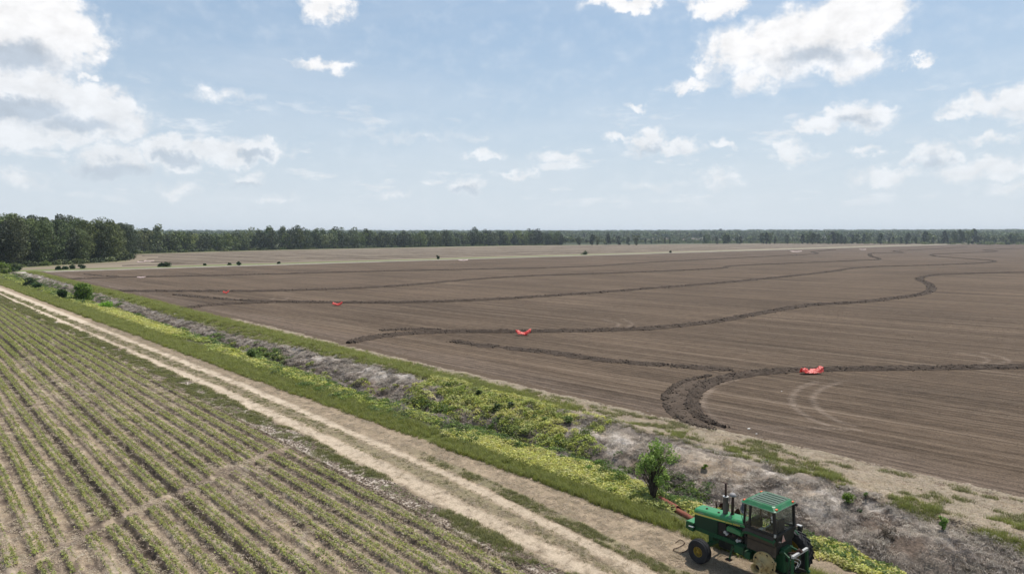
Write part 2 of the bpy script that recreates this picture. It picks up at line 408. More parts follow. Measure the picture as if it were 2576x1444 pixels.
strip('crop_field', c0, c1, 250, crop_col, M_crop, US, 'crop field of young twin rows on raised beds left of the dirt track')
strip('dirt_track', c1, c2, 90, road_col, M_road, US, 'pale two wheel dirt track with grassy verges between crop field and ditch')
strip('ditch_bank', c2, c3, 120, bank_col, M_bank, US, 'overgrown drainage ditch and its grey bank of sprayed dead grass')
strip('field_margin', c3, c4, 60, edge_col, M_road, US, 'grassy margin between the ditch bank and the brown field')

# the tilled brown field
def field_mat(name, pale=1.0):
    m, t = newmat(name)
    c = t.n('ShaderNodeAttribute', attribute_name='Col').outputs[0]
    p = t.n('ShaderNodeTexCoord').outputs['Object']
    rot = t.n('ShaderNodeVectorRotate', {'Vector': p, 'Angle': R(-4.6)}, rotation_type='Z_AXIS').outputs[0]
    st = lambda a, b: t.vm('MULTIPLY', rot, (a, b, 1))
    l1 = t.noise(st(1.15, .018), 1, 4, .6)
    l2 = t.noise(st(5.5, .07), 1, 3, .65)
    l3 = t.noise(st(.16, .006), 1, 3, .5)
    big = t.noise(p, .035, 4, .55)
    cl = t.noise(p, 6.5, 5, .65)
    cl2 = t.noise(p, 22, 4, .65)
    row = t.m('SINE', t.m('MULTIPLY', t.n('ShaderNodeSeparateXYZ', {0: rot}).outputs[0], 2 * math.pi / .76))
    f = t.m('ADD', t.m('MULTIPLY', t.m('SUBTRACT', l1, .5), 1.5), t.m('MULTIPLY', t.m('SUBTRACT', l2, .5), 1.15))
    f = t.m('ADD', f, t.m('MULTIPLY', t.m('SUBTRACT', l3, .5), .9))
    f = t.m('ADD', f, t.m('MULTIPLY', t.m('SUBTRACT', cl, .5), 1.5))
    f = t.m('ADD', f, t.m('MULTIPLY', t.m('SUBTRACT', cl2, .5), 1.9))  # clod speckle in the colour stands for shading between clods
    f = t.m('ADD', f, t.m('MULTIPLY', t.m('SUBTRACT', big, .5), .85))
    f = t.m('ADD', f, t.m('MULTIPLY', t.m('SUBTRACT', t.noise(st(1.9, .7), 1, 4, .65), .5), 1.3))
    f = t.m('MAXIMUM', t.m('ADD', f, 1.04), .25)
    col = mul(t, c, f)
    # scattered pale stubble caught in the rows
    sp = t.mr(t.m('ADD', t.m('MULTIPLY', cl2, .6), t.m('MULTIPLY', l1, .55)), .62, .74, 0, .5)
    col = t.mix(sp, col, (.30, .245, .19))
    bp = t.n('ShaderNodeBump', {'Strength': 1.0, 'Distance': .13, 'Height': t.m('ADD', t.m('MULTIPLY', row, .22), t.m('ADD', cl, t.m('MULTIPLY', l2, .5)))}).outputs[0]
    finish(t, col, .96, .12, bump=bp)
    return m
M_field = field_mat('tilled_soil')
def zp(ox, oy, k, pts): return [g(ox + k * a, oy + k * b) for a, b in pts]
ARCS = [zp(1549, 909, .2352, q) for q in (
    [(2150, 220), (1990, 270), (1905, 340), (1880, 400), (1900, 470), (1960, 530), (2100, 620), (2260, 680)],
    [(2400, 220), (2230, 275), (2140, 340), (2105, 400), (2140, 480), (2230, 560), (2400, 650), (2560, 690)],
    [(1300, 195), (1120, 240), (960, 300), (860, 370), (830, 430), (850, 500), (930, 580), (1080, 680), (1200, 730)],
    [(1050, 290), (960, 360), (930, 430), (950, 500), (1040, 590), (1150, 660)],
    [(1400, 690), (1600, 735), (1900, 790), (2300, 850), (2576, 860)], [(1450, 700), (1900, 700), (2576, 730)])]
ARCS += [zp(673, 525, .3659, q) for q in ([(2300, 760), (2420, 790), (2400, 815), (2250, 830)], [(2440, 755), (2510, 790), (2470, 820)], [(10, 630), (50, 612), (110, 608)], [(110, 628), (150, 610)])]
ARCS += [zp(1616, 525, .3727, q) for q in ([(2150, 975), (2300, 1000), (2340, 1025), (2290, 1045)], [(2290, 970), (2430, 1000), (2480, 1030), (2400, 1045)])]
def field_col(v, u):
    n = fbm(v * .02, u * .05, 90, 4)
    c = lerp(np.array(BROWN) * .92, np.array(BROWN) * 1.12, n)
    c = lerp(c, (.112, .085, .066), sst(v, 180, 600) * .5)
    d = np.full(v.shape, 9.)
    for a in ARCS: d = np.minimum(d, seg_dist(v, u, a))
    c = lerp(c, (.20, .155, .12), (1 - sst(d, .08, .36)) * .6)
    # bare paler headland along the margin and the far end
    hl = 1 - sst(v, 41.5 + 3 * fbm(u * .1, 0 * u, 91, 2), 46 + 3 * fbm(u * .1, 0 * u, 91, 2))
    c = lerp(c, (.14, .105, .08), hl * .6)
    c = lerp(c, (.28, .25, .21), sst(u, 292, 300))
    return c
vs = [42.0]
while vs[-1] < 1500: vs.append(vs[-1] + .0058 * vs[-1])
vs = np.array(vs)
uf = usteps(-90, 303, .0062, 48, .25)
Vv, Uu = np.meshgrid(vs, uf)
me = npmesh('ploughed_field', np.stack([Vv, Uu, Zg(Vv, Uu)], -1).reshape(-1, 3), gridfaces(len(uf), len(vs)), field_col(Vv.ravel(), Uu.ravel()), True)
tag(link('ploughed_field', me, M_field), 'wide brown tilled field crossed by dark winding soil ridges', kind='structure')

# field beyond the cross lane
def tree_edge(v): return np.interp(v, [0, 33, 91, 119, 239, 600, 1124, 1500, 2600], [330, 343, 408, 538, 599, 650, 540, 380, 200])
def farcol(v, u):
    n = fbm(v * .012, u * .08, 95, 4)
    c = lerp((.17, .135, .10), (.26, .215, .155), n)
    d = u - 303
    lane = 1 - sst(d, 11 + 4 * fbm(v * .03, 0 * v, 97, 3), 14 + 4 * fbm(v * .03, 0 * v, 97, 3))
    lc = lerp((.15, .17, .065), (.26, .23, .155), sst(v, 250, 650))
    lc = lerp(lc, (.27, .25, .18), (1 - sst(d, 2.0, 3.5)))
    c = lerp(c, lc, lane)
    e = tree_edge(v) - u
    c = lerp(c, (.20, .20, .10), 1 - sst(e, 4, 22))
    c = lerp(c, (.05, .06, .03), 1 - sst(e, -3, 2))
    return c
vf = np.concatenate([np.arange(-60, 120, 2.0), np.geomspace(120, 1600, 260)])
uf2 = np.concatenate([np.arange(303, 345, 1.5), np.geomspace(345, 900, 120)])
Vv, Uu = np.meshgrid(vf, uf2)
Zf = (fbm(Vv * .05, Uu * .05, 99, 3) - .5) * .3 * sst(Uu, 303, 320)
me = npmesh('far_field', np.stack([Vv, Uu, Zf], -1).reshape(-1, 3), gridfaces(len(uf2), len(vf)), farcol(Vv.ravel(), Uu.ravel()), True)
M_far = soil_mat('far_soil', .35, .12, .5, 2.2, .1, (.25, 1, 1))
tag(link('far_field', me, M_far), 'lighter far field with parallel ridges in front of the woods', kind='structure')

# ground beyond, rising gently under the far woods
def hill_z(x, y):
    d = np.hypot(x, y)
    return np.clip(d - 1350, 0, 1e9) * .0085 * (1 - .5 * sst(d, 3500, 5200)) + (fbm(x / 700, y / 700, 120, 3) - .5) * 14 * sst(d, 1500, 2400)
def outer():
    V = []; F = []
    def quadgrid(x0, x1, y0, y1, nx, ny):
        b = len(V)
        xs = np.linspace(x0, x1, nx); ys = np.linspace(y0, y1, ny)
        X, Y = np.meshgrid(xs, ys)
        Z = np.where((X > -800) & (X < 1650) & (Y > -300) & (Y < 1000), 0.0, hill_z(X, Y))
        V.extend(np.stack([X, Y, Z], -1).reshape(-1, 3).tolist()); F.extend((gridfaces(ny, nx) + b).tolist())
    quadgrid(-9000, -60, -9000, 9000, 60, 120)
    quadgrid(-60, 1600, 900, 9000, 16, 60)
    quadgrid(1600, 9000, -9000, 9000, 60, 130)
    quadgrid(-60, 1600, -9000, -90, 16, 60)
    quadgrid(1500, 1600, -90, 303, 2, 4); quadgrid(-60, -3, -14, 303, 4, 8); quadgrid(-60, 1500, -90, -14, 10, 3) if False else None
    V = np.array(V); F = np.array(F)
    n = fbm(V[:, 0] / 220, V[:, 1] / 160, 130, 4)
    col = lerp((.05, .065, .03), (.14, .13, .075), sst(n, .45, .62))
    col = lerp(col, (.16, .13, .10), ((V[:, 0] > 1400) & (V[:, 0] < 1700)) * 1.0)
    return npmesh('countryside', V, F, col, True)
tag(link('countryside', outer(), soil_mat('country_soil', .3, .01, .05, .3, .1)), 'flat wooded countryside rising gently to the horizon', kind='structure')
# closing apron behind and under the drone
apr = npmesh('near_ground', [(-60, -90, -.02), (42, -90, -.02), (42, -14, -.02), (-60, -14, -.02)], [(0, 1, 2, 3)], np.tile(np.array(DULL), (4, 1)))
tag(link('near_ground', apr, M_road), 'bare ground around the near end of track and crop field', kind='structure')

# ------------------------------------------------------------------ scattering
def protos_mesh(parts):      # parts: list of (V, F)
    V = []; F = []; b = 0
    for v, f in parts:
        V.append(v); F.append(np.asarray(f) + b); b += len(v)
    return np.concatenate(V), np.concatenate(F)
def proto(name, V, F, mat):
    me = npmesh(name, V, F); me.materials.append(mat)
    return bpy.data.objects.new(name, me)
def scatter(name, P, rot, scl, idx, protos, label, cat, tilt=None):
    n = len(P)
    me = bpy.data.meshes.new(name); me.vertices.add(n); me.vertices.foreach_set('co', np.asarray(P, np.float32).ravel())
    r = np.zeros((n, 3), np.float32); r[:, 2] = rot
    if tilt is not None: r[:, :2] = tilt
    a = me.attributes.new('rot', 'FLOAT_VECTOR', 'POINT'); a.data.foreach_set('vector', r.ravel())
    s3 = np.asarray(scl, np.float32)
    if s3.ndim == 1: s3 = np.repeat(s3[:, None], 3, 1)
    a = me.attributes.new('scl', 'FLOAT_VECTOR', 'POINT'); a.data.foreach_set('vector', s3.ravel())
    a = me.attributes.new('idx', 'INT', 'POINT'); a.data.foreach_set('value', np.asarray(idx, np.int32))
    me.update()
    o = link(name, me)
    ng = bpy.data.node_groups.new(name, 'GeometryNodeTree')
    ng.interface.new_socket('Geometry', in_out='INPUT', socket_type='NodeSocketGeometry')
    ng.interface.new_socket('Geometry', in_out='OUTPUT', socket_type='NodeSocketGeometry')
    N, L = ng.nodes, ng.links
    gi = N.new('NodeGroupInput'); go = N.new('NodeGroupOutput')
    def attr(nm, dt):
        k = N.new('GeometryNodeInputNamedAttribute'); k.data_type = dt; k.inputs['Name'].default_value = nm; return k.outputs['Attribute']
    g2i = N.new('GeometryNodeGeometryToInstance')
    for p in reversed(protos):
        oi = N.new('GeometryNodeObjectInfo'); oi.inputs['Object'].default_value = p; oi.inputs['As Instance'].default_value = True
        L.new(oi.outputs['Geometry'], g2i.inputs[0])
    ip = N.new('GeometryNodeInstanceOnPoints')
    L.new(gi.outputs[0], ip.inputs['Points']); 
    ji = N.new('GeometryNodeJoinGeometry')
    for p in reversed(protos):
        oi = N.new('GeometryNodeObjectInfo'); oi.inputs['Object'].default_value = p; oi.inputs['As Instance'].default_value = True
        L.new(oi.outputs['Geometry'], ji.inputs[0])
    N.remove(g2i)
    L.new(ji.outputs[0], ip.inputs['Instance'])
    ip.inputs['Pick Instance'].default_value = True
    L.new(attr('idx', 'INT'), ip.inputs['Instance Index'])
    e2r = N.new('FunctionNodeEulerToRotation'); L.new(attr('rot', 'FLOAT_VECTOR'), e2r.inputs[0])
    L.new(e2r.outputs[0], ip.inputs['Rotation'])
    L.new(attr('scl', 'FLOAT_VECTOR'), ip.inputs['Scale'])
    L.new(ip.outputs[0], go.inputs[0])
    md = o.modifiers.new('scatter', 'NODES'); md.node_group = ng
    return tag(o, label, cat, kind='stuff')

def blades(rg, n, rad, h, wd, lean=.5, seg=2, hv=.4):
    """curved grass blades"""
    parts = []
    for _ in range(n):
        a = rg.uniform(0, 2 * math.pi); rr = rad * math.sqrt(rg.uniform()); b = rg.uniform(0, 2 * math.pi)
        x, y = rr * math.cos(a), rr * math.sin(a); H = h * (1 - hv + 2 * hv * rg.uniform()); ln = lean * H * rg.uniform(.3, 1.2)
        dx, dy = math.cos(b), math.sin(b); px, py = -dy * wd / 2, dx * wd / 2
        v = []
        for k in range(seg + 1):
            t = k / seg; wk = (1 - t) ** .7 if k < seg else 0.06
            cx, cy, cz = x + dx * ln * t * t, y + dy * ln * t * t, H * t * (1 - .25 * lean * t)
            v += [(cx - px * wk, cy - py * wk, cz), (cx + px * wk, cy + py * wk, cz)]
        f = [(2 * k, 2 * k + 1, 2 * k + 3, 2 * k + 2) for k in range(seg)]
        parts.append((np.array(v), np.array(f)))
    return protos_mesh(parts)
def leafquads(rg, C, size, up=.3, asp=1.5, N0=None):
    """folded leaf quads at the centres C"""
    n = len(C)
    d = rg.normal(size=(n, 3)); d /= np.linalg.norm(d, axis=1)[:, None]
    nrm = rg.normal(size=(n, 3)); nrm[:, 2] = np.abs(nrm[:, 2]) + up * 2
    if N0 is not None: nrm = rg.normal(size=(n, 3)) * .45 + N0 + np.array([0, 0, .35])
    s = np.cross(d, nrm); s /= np.linalg.norm(s, axis=1)[:, None] + 1e-9
    sz = size * rg.uniform(.6, 1.35, (n, 1))
    a = C - d * sz * asp * .5; b = C + s * sz * .5; c = C + d * sz * asp * .5; e = C - s * sz * .5
    V = np.stack([a, b, c, e], 1).reshape(-1, 3)
    F = np.arange(4 * n).reshape(-1, 4)
    return V, F
def straws(rg, n, rad, L, wd, lift=.08, flat=.12):
    """long thin dry stalks lying tangled"""
    parts = []
    for _ in range(n):
        a = rg.uniform(0, 2 * math.pi); rr = rad * math.sqrt(rg.uniform()); b = rg.normal(0, 1.1)
        x, y = rr * math.cos(a), rr * math.sin(a); l = L * rg.uniform(.4, 1.2); z0 = rg.uniform(0, lift)
        cur = rg.normal(0, .8); v = []
        seg = 3
        for k in range(seg + 1):
            t = k / seg; an = b + cur * t
            cx, cy = x + math.cos(an) * l * (t - .3), y + math.sin(an) * l * (t - .3)
            cz = z0 + flat * math.sin(math.pi * t) * rg.uniform(.2, 1) 
            px, py = -math.sin(an) * wd / 2, math.cos(an) * wd / 2
            v += [(cx - px, cy - py, cz), (cx + px, cy + py, cz + wd * .3)]
        f = [(2 * k, 2 * k + 1, 2 * k + 3, 2 * k + 2) for k in range(seg)]
        parts.append((np.array(v), np.array(f)))
    return protos_mesh(parts)

G_green = leaf_mat('grass_green', (.165, .19, .04), (.28, .295, .075), .22, .3)
G_olive = leaf_mat('grass_olive', (.12, .14, .036), (.24, .23, .085), .25, .3)
G_straw = leaf_mat('straw_pale', (.42, .34, .24), (.62, .52, .39), .18, .2)
G_dull = leaf_mat('straw_dull', (.30, .24, .16), (.52, .43, .31), .2, .2)
G_grey = leaf_mat('dead_grass_grey', (.24, .195, .15), (.57, .505, .43), .4, .2)
G_greydk = leaf_mat('dead_grass_dark', (.14, .11, .085), (.32, .27, .22), .30, .15)
G_crop = leaf_mat('crop_leaf', (.22, .245, .06), (.38, .39, .13), .2, .25)
G_yel = leaf_mat('yellow_vine_leaf', (.40, .41, .095), (.68, .64, .25), .25, .3)
G_yelg = leaf_mat('yellow_green_leaf', (.19, .245, .06), (.46, .47, .13), .3, .35)
G_leaf = leaf_mat('weed_leaf', (.07, .115, .03), (.19, .26, .07), .3, .35)
G_reed = leaf_mat('dark_weed', (.03, .055, .018), (.07, .105, .03), .3, .3)

rg = np.random.default_rng(11)
p_grass = [proto('grass_tuft', *blades(rg, 16, .16, .24, .016, .7), G_green) for _ in range(3)]
p_olive = [proto('olive_tuft', *blades(rg, 16, .17, .16, .017, .9), G_olive) for _ in range(3)]
p_straw = [proto('straw_tuft', *straws(rg, 16, .22, .17, .011, .02, .035), G_straw) for _ in range(3)]
p_dull = [proto('straw_tuft', *straws(rg, 14, .22, .15, .010, .02, .035), G_dull) for _ in range(3)]
p_grey = [proto('dead_grass', *straws(rg, 24, .28, .33, .011, .06, .10), G_grey) for _ in range(3)] + [proto('dead_grass', *straws(rg, 24, .30, .36, .012, .04, .09), G_greydk) for _ in range(2)]
def crop_pl(n, r, h):
    C = np.stack([rg.normal(0, r, n), rg.normal(0, r, n), rg.uniform(.3, 1, n) * h], 1)
    return leafquads(rg, C, .055, 1.0, 1.3)
p_crop = [proto('crop_plant', *crop_pl(13, .055, .13), G_crop) for _ in range(4)]
def clump(n, r, h, s, up=.6):
    a = rg.uniform(0, 2 * math.pi, n); q = np.sqrt(rg.uniform(0, 1, n)); z = np.sqrt(np.clip(1 - q * q, 0, 1)) * h * rg.uniform(.55, 1.05, n)
    return leafquads(rg, np.stack([q * r * np.cos(a), q * r * np.sin(a), z], 1), s, up, 1.3)
p_yel = [proto('vine_clump', *clump(38, .26, .26, .085), G_yel) for _ in range(3)]
p_yelg = [proto('weed_clump', *clump(42, .30, .30, .085), G_yelg) for _ in range(3)]
p_leaf = [proto('leafy_clump', *clump(46, .32, .34, .085), G_leaf) for _ in range(3)]

def rej(n, umax, vlo, vhi, dens, umin=-10):
    """random points with density falling with distance; dens(v,u) is the chance of keeping each"""
    u = rg.uniform(0, 1, n); d0 = 14.0
    u = (d0 * (umax / d0 + 1) ** u - d0) ; u = np.where(rg.uniform(0, 1, n) < .12, rg.uniform(umin, 8, n), u)
    lo, hi = vlo(u), vhi(u); v = lo + (hi - lo) * rg.uniform(0, 1, n)
    k = rg.uniform(0, 1, n) < dens(v, u)
    return v[k], u[k]
def put(name, vu, scale, protos, label, cat, tilt=.0, rz=None, sink=.0, nvar=None):
    v, u = vu; n = len(v)
    d = np.hypot(v, u)
    s = scale * rg.uniform(.7, 1.35, n) * np.clip(d / 45, 1, 3.2) ** .75
    P = np.stack([v, u, Zg(v, u) - sink], 1)
    rot = rg.uniform(0, 2 * math.pi, n) if rz is None else rz + rg.normal(0, .5, n)
    ti = rg.normal(0, tilt, (n, 2)) if tilt else None
    s3 = np.stack([s, s, s * np.clip(45 / d, .55, 1) ** .4], 1)
    return scatter(name, P, rot, s3, rg.integers(0, len(protos), n) if nvar is None else nvar, protos, label, cat, ti)

# the verge of tall green grass beside the ditch
gap = lambda v, u: 1 - .93 * (np.exp(-((u - 36.0) / 1.6) ** 2)) - .55 * sst(-u, -20, -15) - .45*(np.exp(-((u - 17.0) / 1.0) ** 2))
put('verge_grass', rej(30000, 300, lambda u: e_vgL(u) - .15, lambda u: e_vgR(u) + .3, lambda v, u: np.clip(gap(v, u), .05, 1) * sst(fbm(v * 1.5, u * .8, 200, 3), .18, .35)),
    1.0, p_grass, 'tall bright green grass verge between dirt track and ditch', 'grass')
put('track_edge_grass', rej(26000, 290, lambda u: e_crop(u) - .5, lambda u: e_roadL(u) + .1, lambda v, u: sst(fbm(v * 1.1, u * .6, 201, 4) - .10 * (1 - sst(u, 26, 60)), .34, .52) * (1 - .75 * (1 - sst(v, e_crop(u), e_crop(u) + .5)))),
    .85, p_olive, 'dull green weedy grass between crop rows and dirt track', 'grass')
put('median_grass', rej(9000, 200, lambda u: e_Ar(u) - .15, lambda u: e_Bl(u) + .15, lambda v, u: sst(fbm(v * 2, u * .8, 202, 3), .35, .6) * (.25 + .6 * sst(u, 25, 40))),
    .55, p_olive, 'thin worn grass growing between the two wheel tracks', 'grass')
put('track_side_grass', rej(26000, 60, lambda u: e_Br(u) + .0, lambda u: e_Br(u) + .8, lambda v, u: .42 * sst(fbm(v * 1.6, u * .8, 203, 3), .25, .6) * (1 - sst(u, 28, 36))),
    .6, p_olive, 'narrow strip of short green grass beside the tractor', 'grass')
gfun = lambda v, u: np.clip(sst(u, 30, 50) + sst(fbm(v * 1.3, u * .8, 204, 4), .54, .64) * .55, 0, 1) * (1 - sst(v, e_grn(u) - .5, e_grn(u) + .5) * .8)
put('margin_grass', rej(42000, 300, lambda u: e_bank(u) - .1, lambda u: e_grn(u) + .8, gfun), .95, p_grass, 'band of green grass along the edge of the brown field', 'grass')
put('track_straw', rej(44000, 120, lambda u: e_roadL(u) - .2, lambda u: e_vgL(u) + .2, lambda v, u: (.25 + .45 * sst(fbm(v * 2, u, 205, 3), .4, .6)) * (1 - .75 * np.maximum(sst(v, e_roadL(u), e_roadL(u) + .3) * (1 - sst(v, e_Ar(u) - .3, e_Ar(u))), sst(v, e_Bl(u), e_Bl(u) + .2) * (1 - sst(v, e_Br(u) - .2, e_Br(u)))))),
    .8, p_dull, 'short dry mown straw covering the track and its shoulder', 'straw', rz=math.pi / 2)
put('margin_straw', rej(42000, 110, lambda u: e_bank(u) + 0, lambda u: e_fld(u) + .6, lambda v, u: .25 + .7 * sst(fbm(v * 1.2, u * .8, 206, 3), .4, .6)),
    1.0, p_straw, 'dry straw and thin weeds along the field margin', 'straw')
put('crop_stubble', rej(60000, 90, lambda u: 0 * u - .5, lambda u: 0 * u + 18.5, lambda v, u: .15 + .8 * sst(fbm(v * 1.3, u * 1.3, 207, 3), .42, .62)),
    .85, p_straw, 'old pale stubble lying between the crop rows', 'straw')
# dead sprayed grass on the bank
v, u = rej(64000, 280, lambda u: 0 * u + 29.4, lambda u: e_bank(u) + .25, lambda v, u: (.12 + .75 * sst(fbm(v * .8, u * .6, 210, 4), .38, .6)) * (1 - .75 * sst(fbm(v * .9, u * .6, 73, 4), .5, .64)))
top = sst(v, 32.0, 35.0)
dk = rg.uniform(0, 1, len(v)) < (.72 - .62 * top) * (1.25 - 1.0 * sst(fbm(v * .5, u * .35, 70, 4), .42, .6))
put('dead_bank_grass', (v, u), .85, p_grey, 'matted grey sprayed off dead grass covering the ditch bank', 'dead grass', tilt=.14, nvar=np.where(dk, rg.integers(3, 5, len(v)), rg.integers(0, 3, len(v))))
# yellow flowering vine and leafy weeds
def zone(v, u, v0, v1, u0, u1, s=.6): return sst(v, v0 - s, v0 + s) * (1 - sst(v, v1 - s, v1 + s)) * sst(u, u0 - 2 * s, u0 + 2 * s) * (1 - sst(u, u1 - 2 * s, u1 + 2 * s))
PIPE = None
def clear_(v, u):
    'nothing grows in the dark channel or over the old pipe'
    ch = np.exp(-((v - (fbm(u / 9, 0 * u + 3, 5, 3) - .5) * 1.5 - 32.0) / .7) ** 2) * sst(u, 38, 44) * (1 - sst(u, 76, 86))
    return (1 - .92 * ch) * sst(seg_dist(v, u, [g(1655, 1252, -.15), g(1768, 1322, -.12)]), .25, .42)
def yel_m(v, u):
    n = fbm(v * .9, u * .6, 220, 4)
    c = 1.1 * zone(v, u, 26.9, 30.2, 20.5, 36, .35) + 1.2 * zone(v, u, 27.6, 29.3, 52, 82, .3) + 1.3 * zone(v, u, 27.2, 30.2, 98, 152, .5) + 1.3 * zone(v, u, 28.4, 30.6, 5, 13.2, .3) + .65 * zone(v, u, 28.0, 29.6, 13, 19.5, .4)
    mound = zone(v, u, 34.0, 37.4, 31.5, 50.5, .7)
    return np.clip(c * sst(n, .28, .50) * .75 + mound * sst(n, .32, .55) * .7, 0, 1) * clear_(v, u)
def yg_m(v, u):
    n = fbm(v * .8, u * .5, 221, 4)
    c = zone(v, u, 31.2, 36.2, 29, 50, .8) * .75 + zone(v, u, 27.2, 29.6, 34, 100, .5) * .5 + .6 * zone(v, u, 27.2, 29.0, 14, 24, .5) + .5 * zone(v, u, 26.5, 30, 150, 290, 1) + .14 * zone(v, u, 29, 33.4, 52, 96, .6) + zone(v, u, 25.8,26.6,13.5,16.5,.3)
    return np.clip(c * sst(n, .36, .56), 0, 1) * clear_(v, u)
def lf_m(v, u):
    n = fbm(v * .7, u * .45, 222, 4)
    c = zone(v, u, 29.4, 33.2, 19.5, 50, .8) * .6 + zone(v, u, 29.6, 33.5, 74, 100, .7) * .7 + zone(v, u, 26.6, 30.2, 34, 75, .6) * .25 + zone(v, u, 27, 34, 150, 295, 1) * .25 + .3 * zone(v, u, 28.8, 31.5, 5, 20, .6) + .35 * zone(v, u, 29.5, 31.5, 100, 150, .6)
    return np.clip(c * sst(n, .40, .58), 0, 1) * clear_(v, u)
lo = lambda u: 0 * u + 25.6; hi = lambda u: 0 * u + 38.2
put('yellow_vines', rej(120000, 290, lo, hi, yel_m), .9, p_yel, 'bright yellow flowering weeds trailing along the ditch', 'weeds', tilt=.2)
put('yellow_green_weeds', rej(60000, 295, lo, hi, yg_m), .9, p_yelg, 'yellow green leafy weeds mounded over the ditch bank', 'weeds', tilt=.2)
put('ditch_weeds', rej(40000, 295, lo, hi, lf_m), .9, p_leaf, 'darker green leafy weeds growing in the ditch', 'weeds', tilt=.2)
# sparse grass tufts on the near margin
put('margin_tufts', rej(16000, 60, lambda u: e_bank(u) - .3, lambda u: e_fld(u), lambda v, u: sst(fbm(v * 1.2, u * .7, 230, 3), .56, .66)), 1.0, p_olive,
    'scattered weed tufts on the dry field margin', 'grass')

def crust_proto():
    bm = bmesh.new(); bmesh.ops.create_icosphere(bm, subdivisions=1, radius=.5)
    for v in bm.verts: v.co = Vector((v.co.x * random.uniform(.7, 1.4), v.co.y * random.uniform(.6, 1.2), v.co.z * random.uniform(.25, .6)))
    me = bpy.data.meshes.new('crust'); bm.to_mesh(me); bm.free()
    at = me.color_attributes.new('Col', 'FLOAT_COLOR', 'POINT'); at.data.foreach_set('color', np.tile(np.array([*random.choice([(.44, .38, .32), (.28, .22, .17), (.16, .12, .09)]), 1], np.float32), len(me.vertices)))
    me.materials.append(M_bank); return bpy.data.objects.new('crust', me)
p_crust = [crust_proto() for _ in range(6)]
put('crust_clods', rej(14000, 90, lambda u: e_crop(u) - .5, lambda u: e_roadL(u) - .1, lambda v, u: 1 - .8 * sst(fbm(v * 1.1, u * .6, 201, 4) - .10 * (1 - sst(u, 26, 60)), .34, .52)), .13, p_crust,
    'pale crusted clods of soil along the weedy crop edge', 'soil', tilt=.3)
# crop plants in twin rows
def crops():
    V = []; U = []
    for k in range(0, 22):
        vc = BED0 - k * BED
        for sd in (-.14, .14):
            for a, b, st in ((-6, 55, .085), (55, 110, .15), (110, 200, .30)):
                u = np.arange(a, b, st); u = u + rg.normal(0, st * .25, len(u))
                V.append(vc + sd + rg.normal(0, .016, len(u)) + (fbm(u * .12, 0 * u + k, 240, 2) - .5) * .14); U.append(u)
    v = np.concatenate(V); u = np.concatenate(U)
    vig = fbm(v * .55, u * .16, 241, 4)
    keep = (v < e_crop(u) - .25) & (gapd(v, u) > .42) & (gapd2(v, u) > .35)
    patchy = sst(vig + .10 * sst(v, 11, 15) + .04, .34, .48)
    keep &= rg.uniform(0, 1, len(v)) < (.50 + .48 * patchy)
    v, u, patchy = v[keep], u[keep], patchy[keep]
    n = len(v); d = np.hypot(v, u)
    s = (.63 + .30 * patchy) * rg.uniform(.6, 1.25, n) * np.clip(d / 55, 1, 2.2) ** .6
    scatter('crop_plants', np.stack([v, u, Zg(v, u) - .01], 1), rg.uniform(0, 6.28, n), s, rg.integers(0, 4, n), p_crop,
            'young green crop plants in twin rows on the beds', 'crop')
crops()
put('field_weeds', rej(5000, 200, lambda u: 0 * u + 10, lambda u: e_crop(u), lambda v, u: sst(fbm(v * .5, u * .12, 243, 3), .58, .68)), .7, p_olive,
    'weedy grass patches among the outer crop rows', 'weeds')

# ------------------------------------------------------------------ soil ridges (levees)
def catmull(P, step_fn):
    P = np.array(P, float); out = []
    Q = np.vstack([2 * P[0] - P[1], P, 2 * P[-1] - P[-2]])
    for i in range(1, len(Q) - 2):
        a, b, c, d = Q[i - 1:i + 3]; L = np.linalg.norm((c - b)[:2])
        n = max(2, int(L / step_fn(np.hypot(*b[:2]))))
        for t in np.linspace(0, 1, n, endpoint=False):
            out.append(.5 * (2 * b + (c - a) * t + (2 * a - 5 * b + 4 * c - d) * t * t + (3 * b - a - 3 * c + d) * t ** 3))
    out.append(Q[-2]); return np.array(out)
M_ridge = soil_mat('ridge_soil', .6, 1.5, 6, 20, .12)
M_clod = soil_mat('clod_soil', .5, 2, 9, 30, .03)
def clod_proto():
    bm = bmesh.new(); bmesh.ops.create_icosphere(bm, subdivisions=1, radius=.5)
    for v in bm.verts: v.co = Vector((v.co.x * random.uniform(.75, 1.3), v.co.y * random.uniform(.6, 1.1), v.co.z * random.uniform(.45, .9)))
    me = bpy.data.meshes.new('clod'); bm.to_mesh(me); bm.free()
    at = me.color_attributes.new('Col', 'FLOAT_COLOR', 'POINT')
    at.data.foreach_set('color', np.tile(np.array([.105, .080, .060, 1], np.float32), len(me.vertices)))  # lighter than the ridge soil, painting in sunlit clod tops
    me.materials.append(M_clod); return bpy.data.objects.new('clod', me)
p_clod = [clod_proto() for _ in range(5)]
CL = []
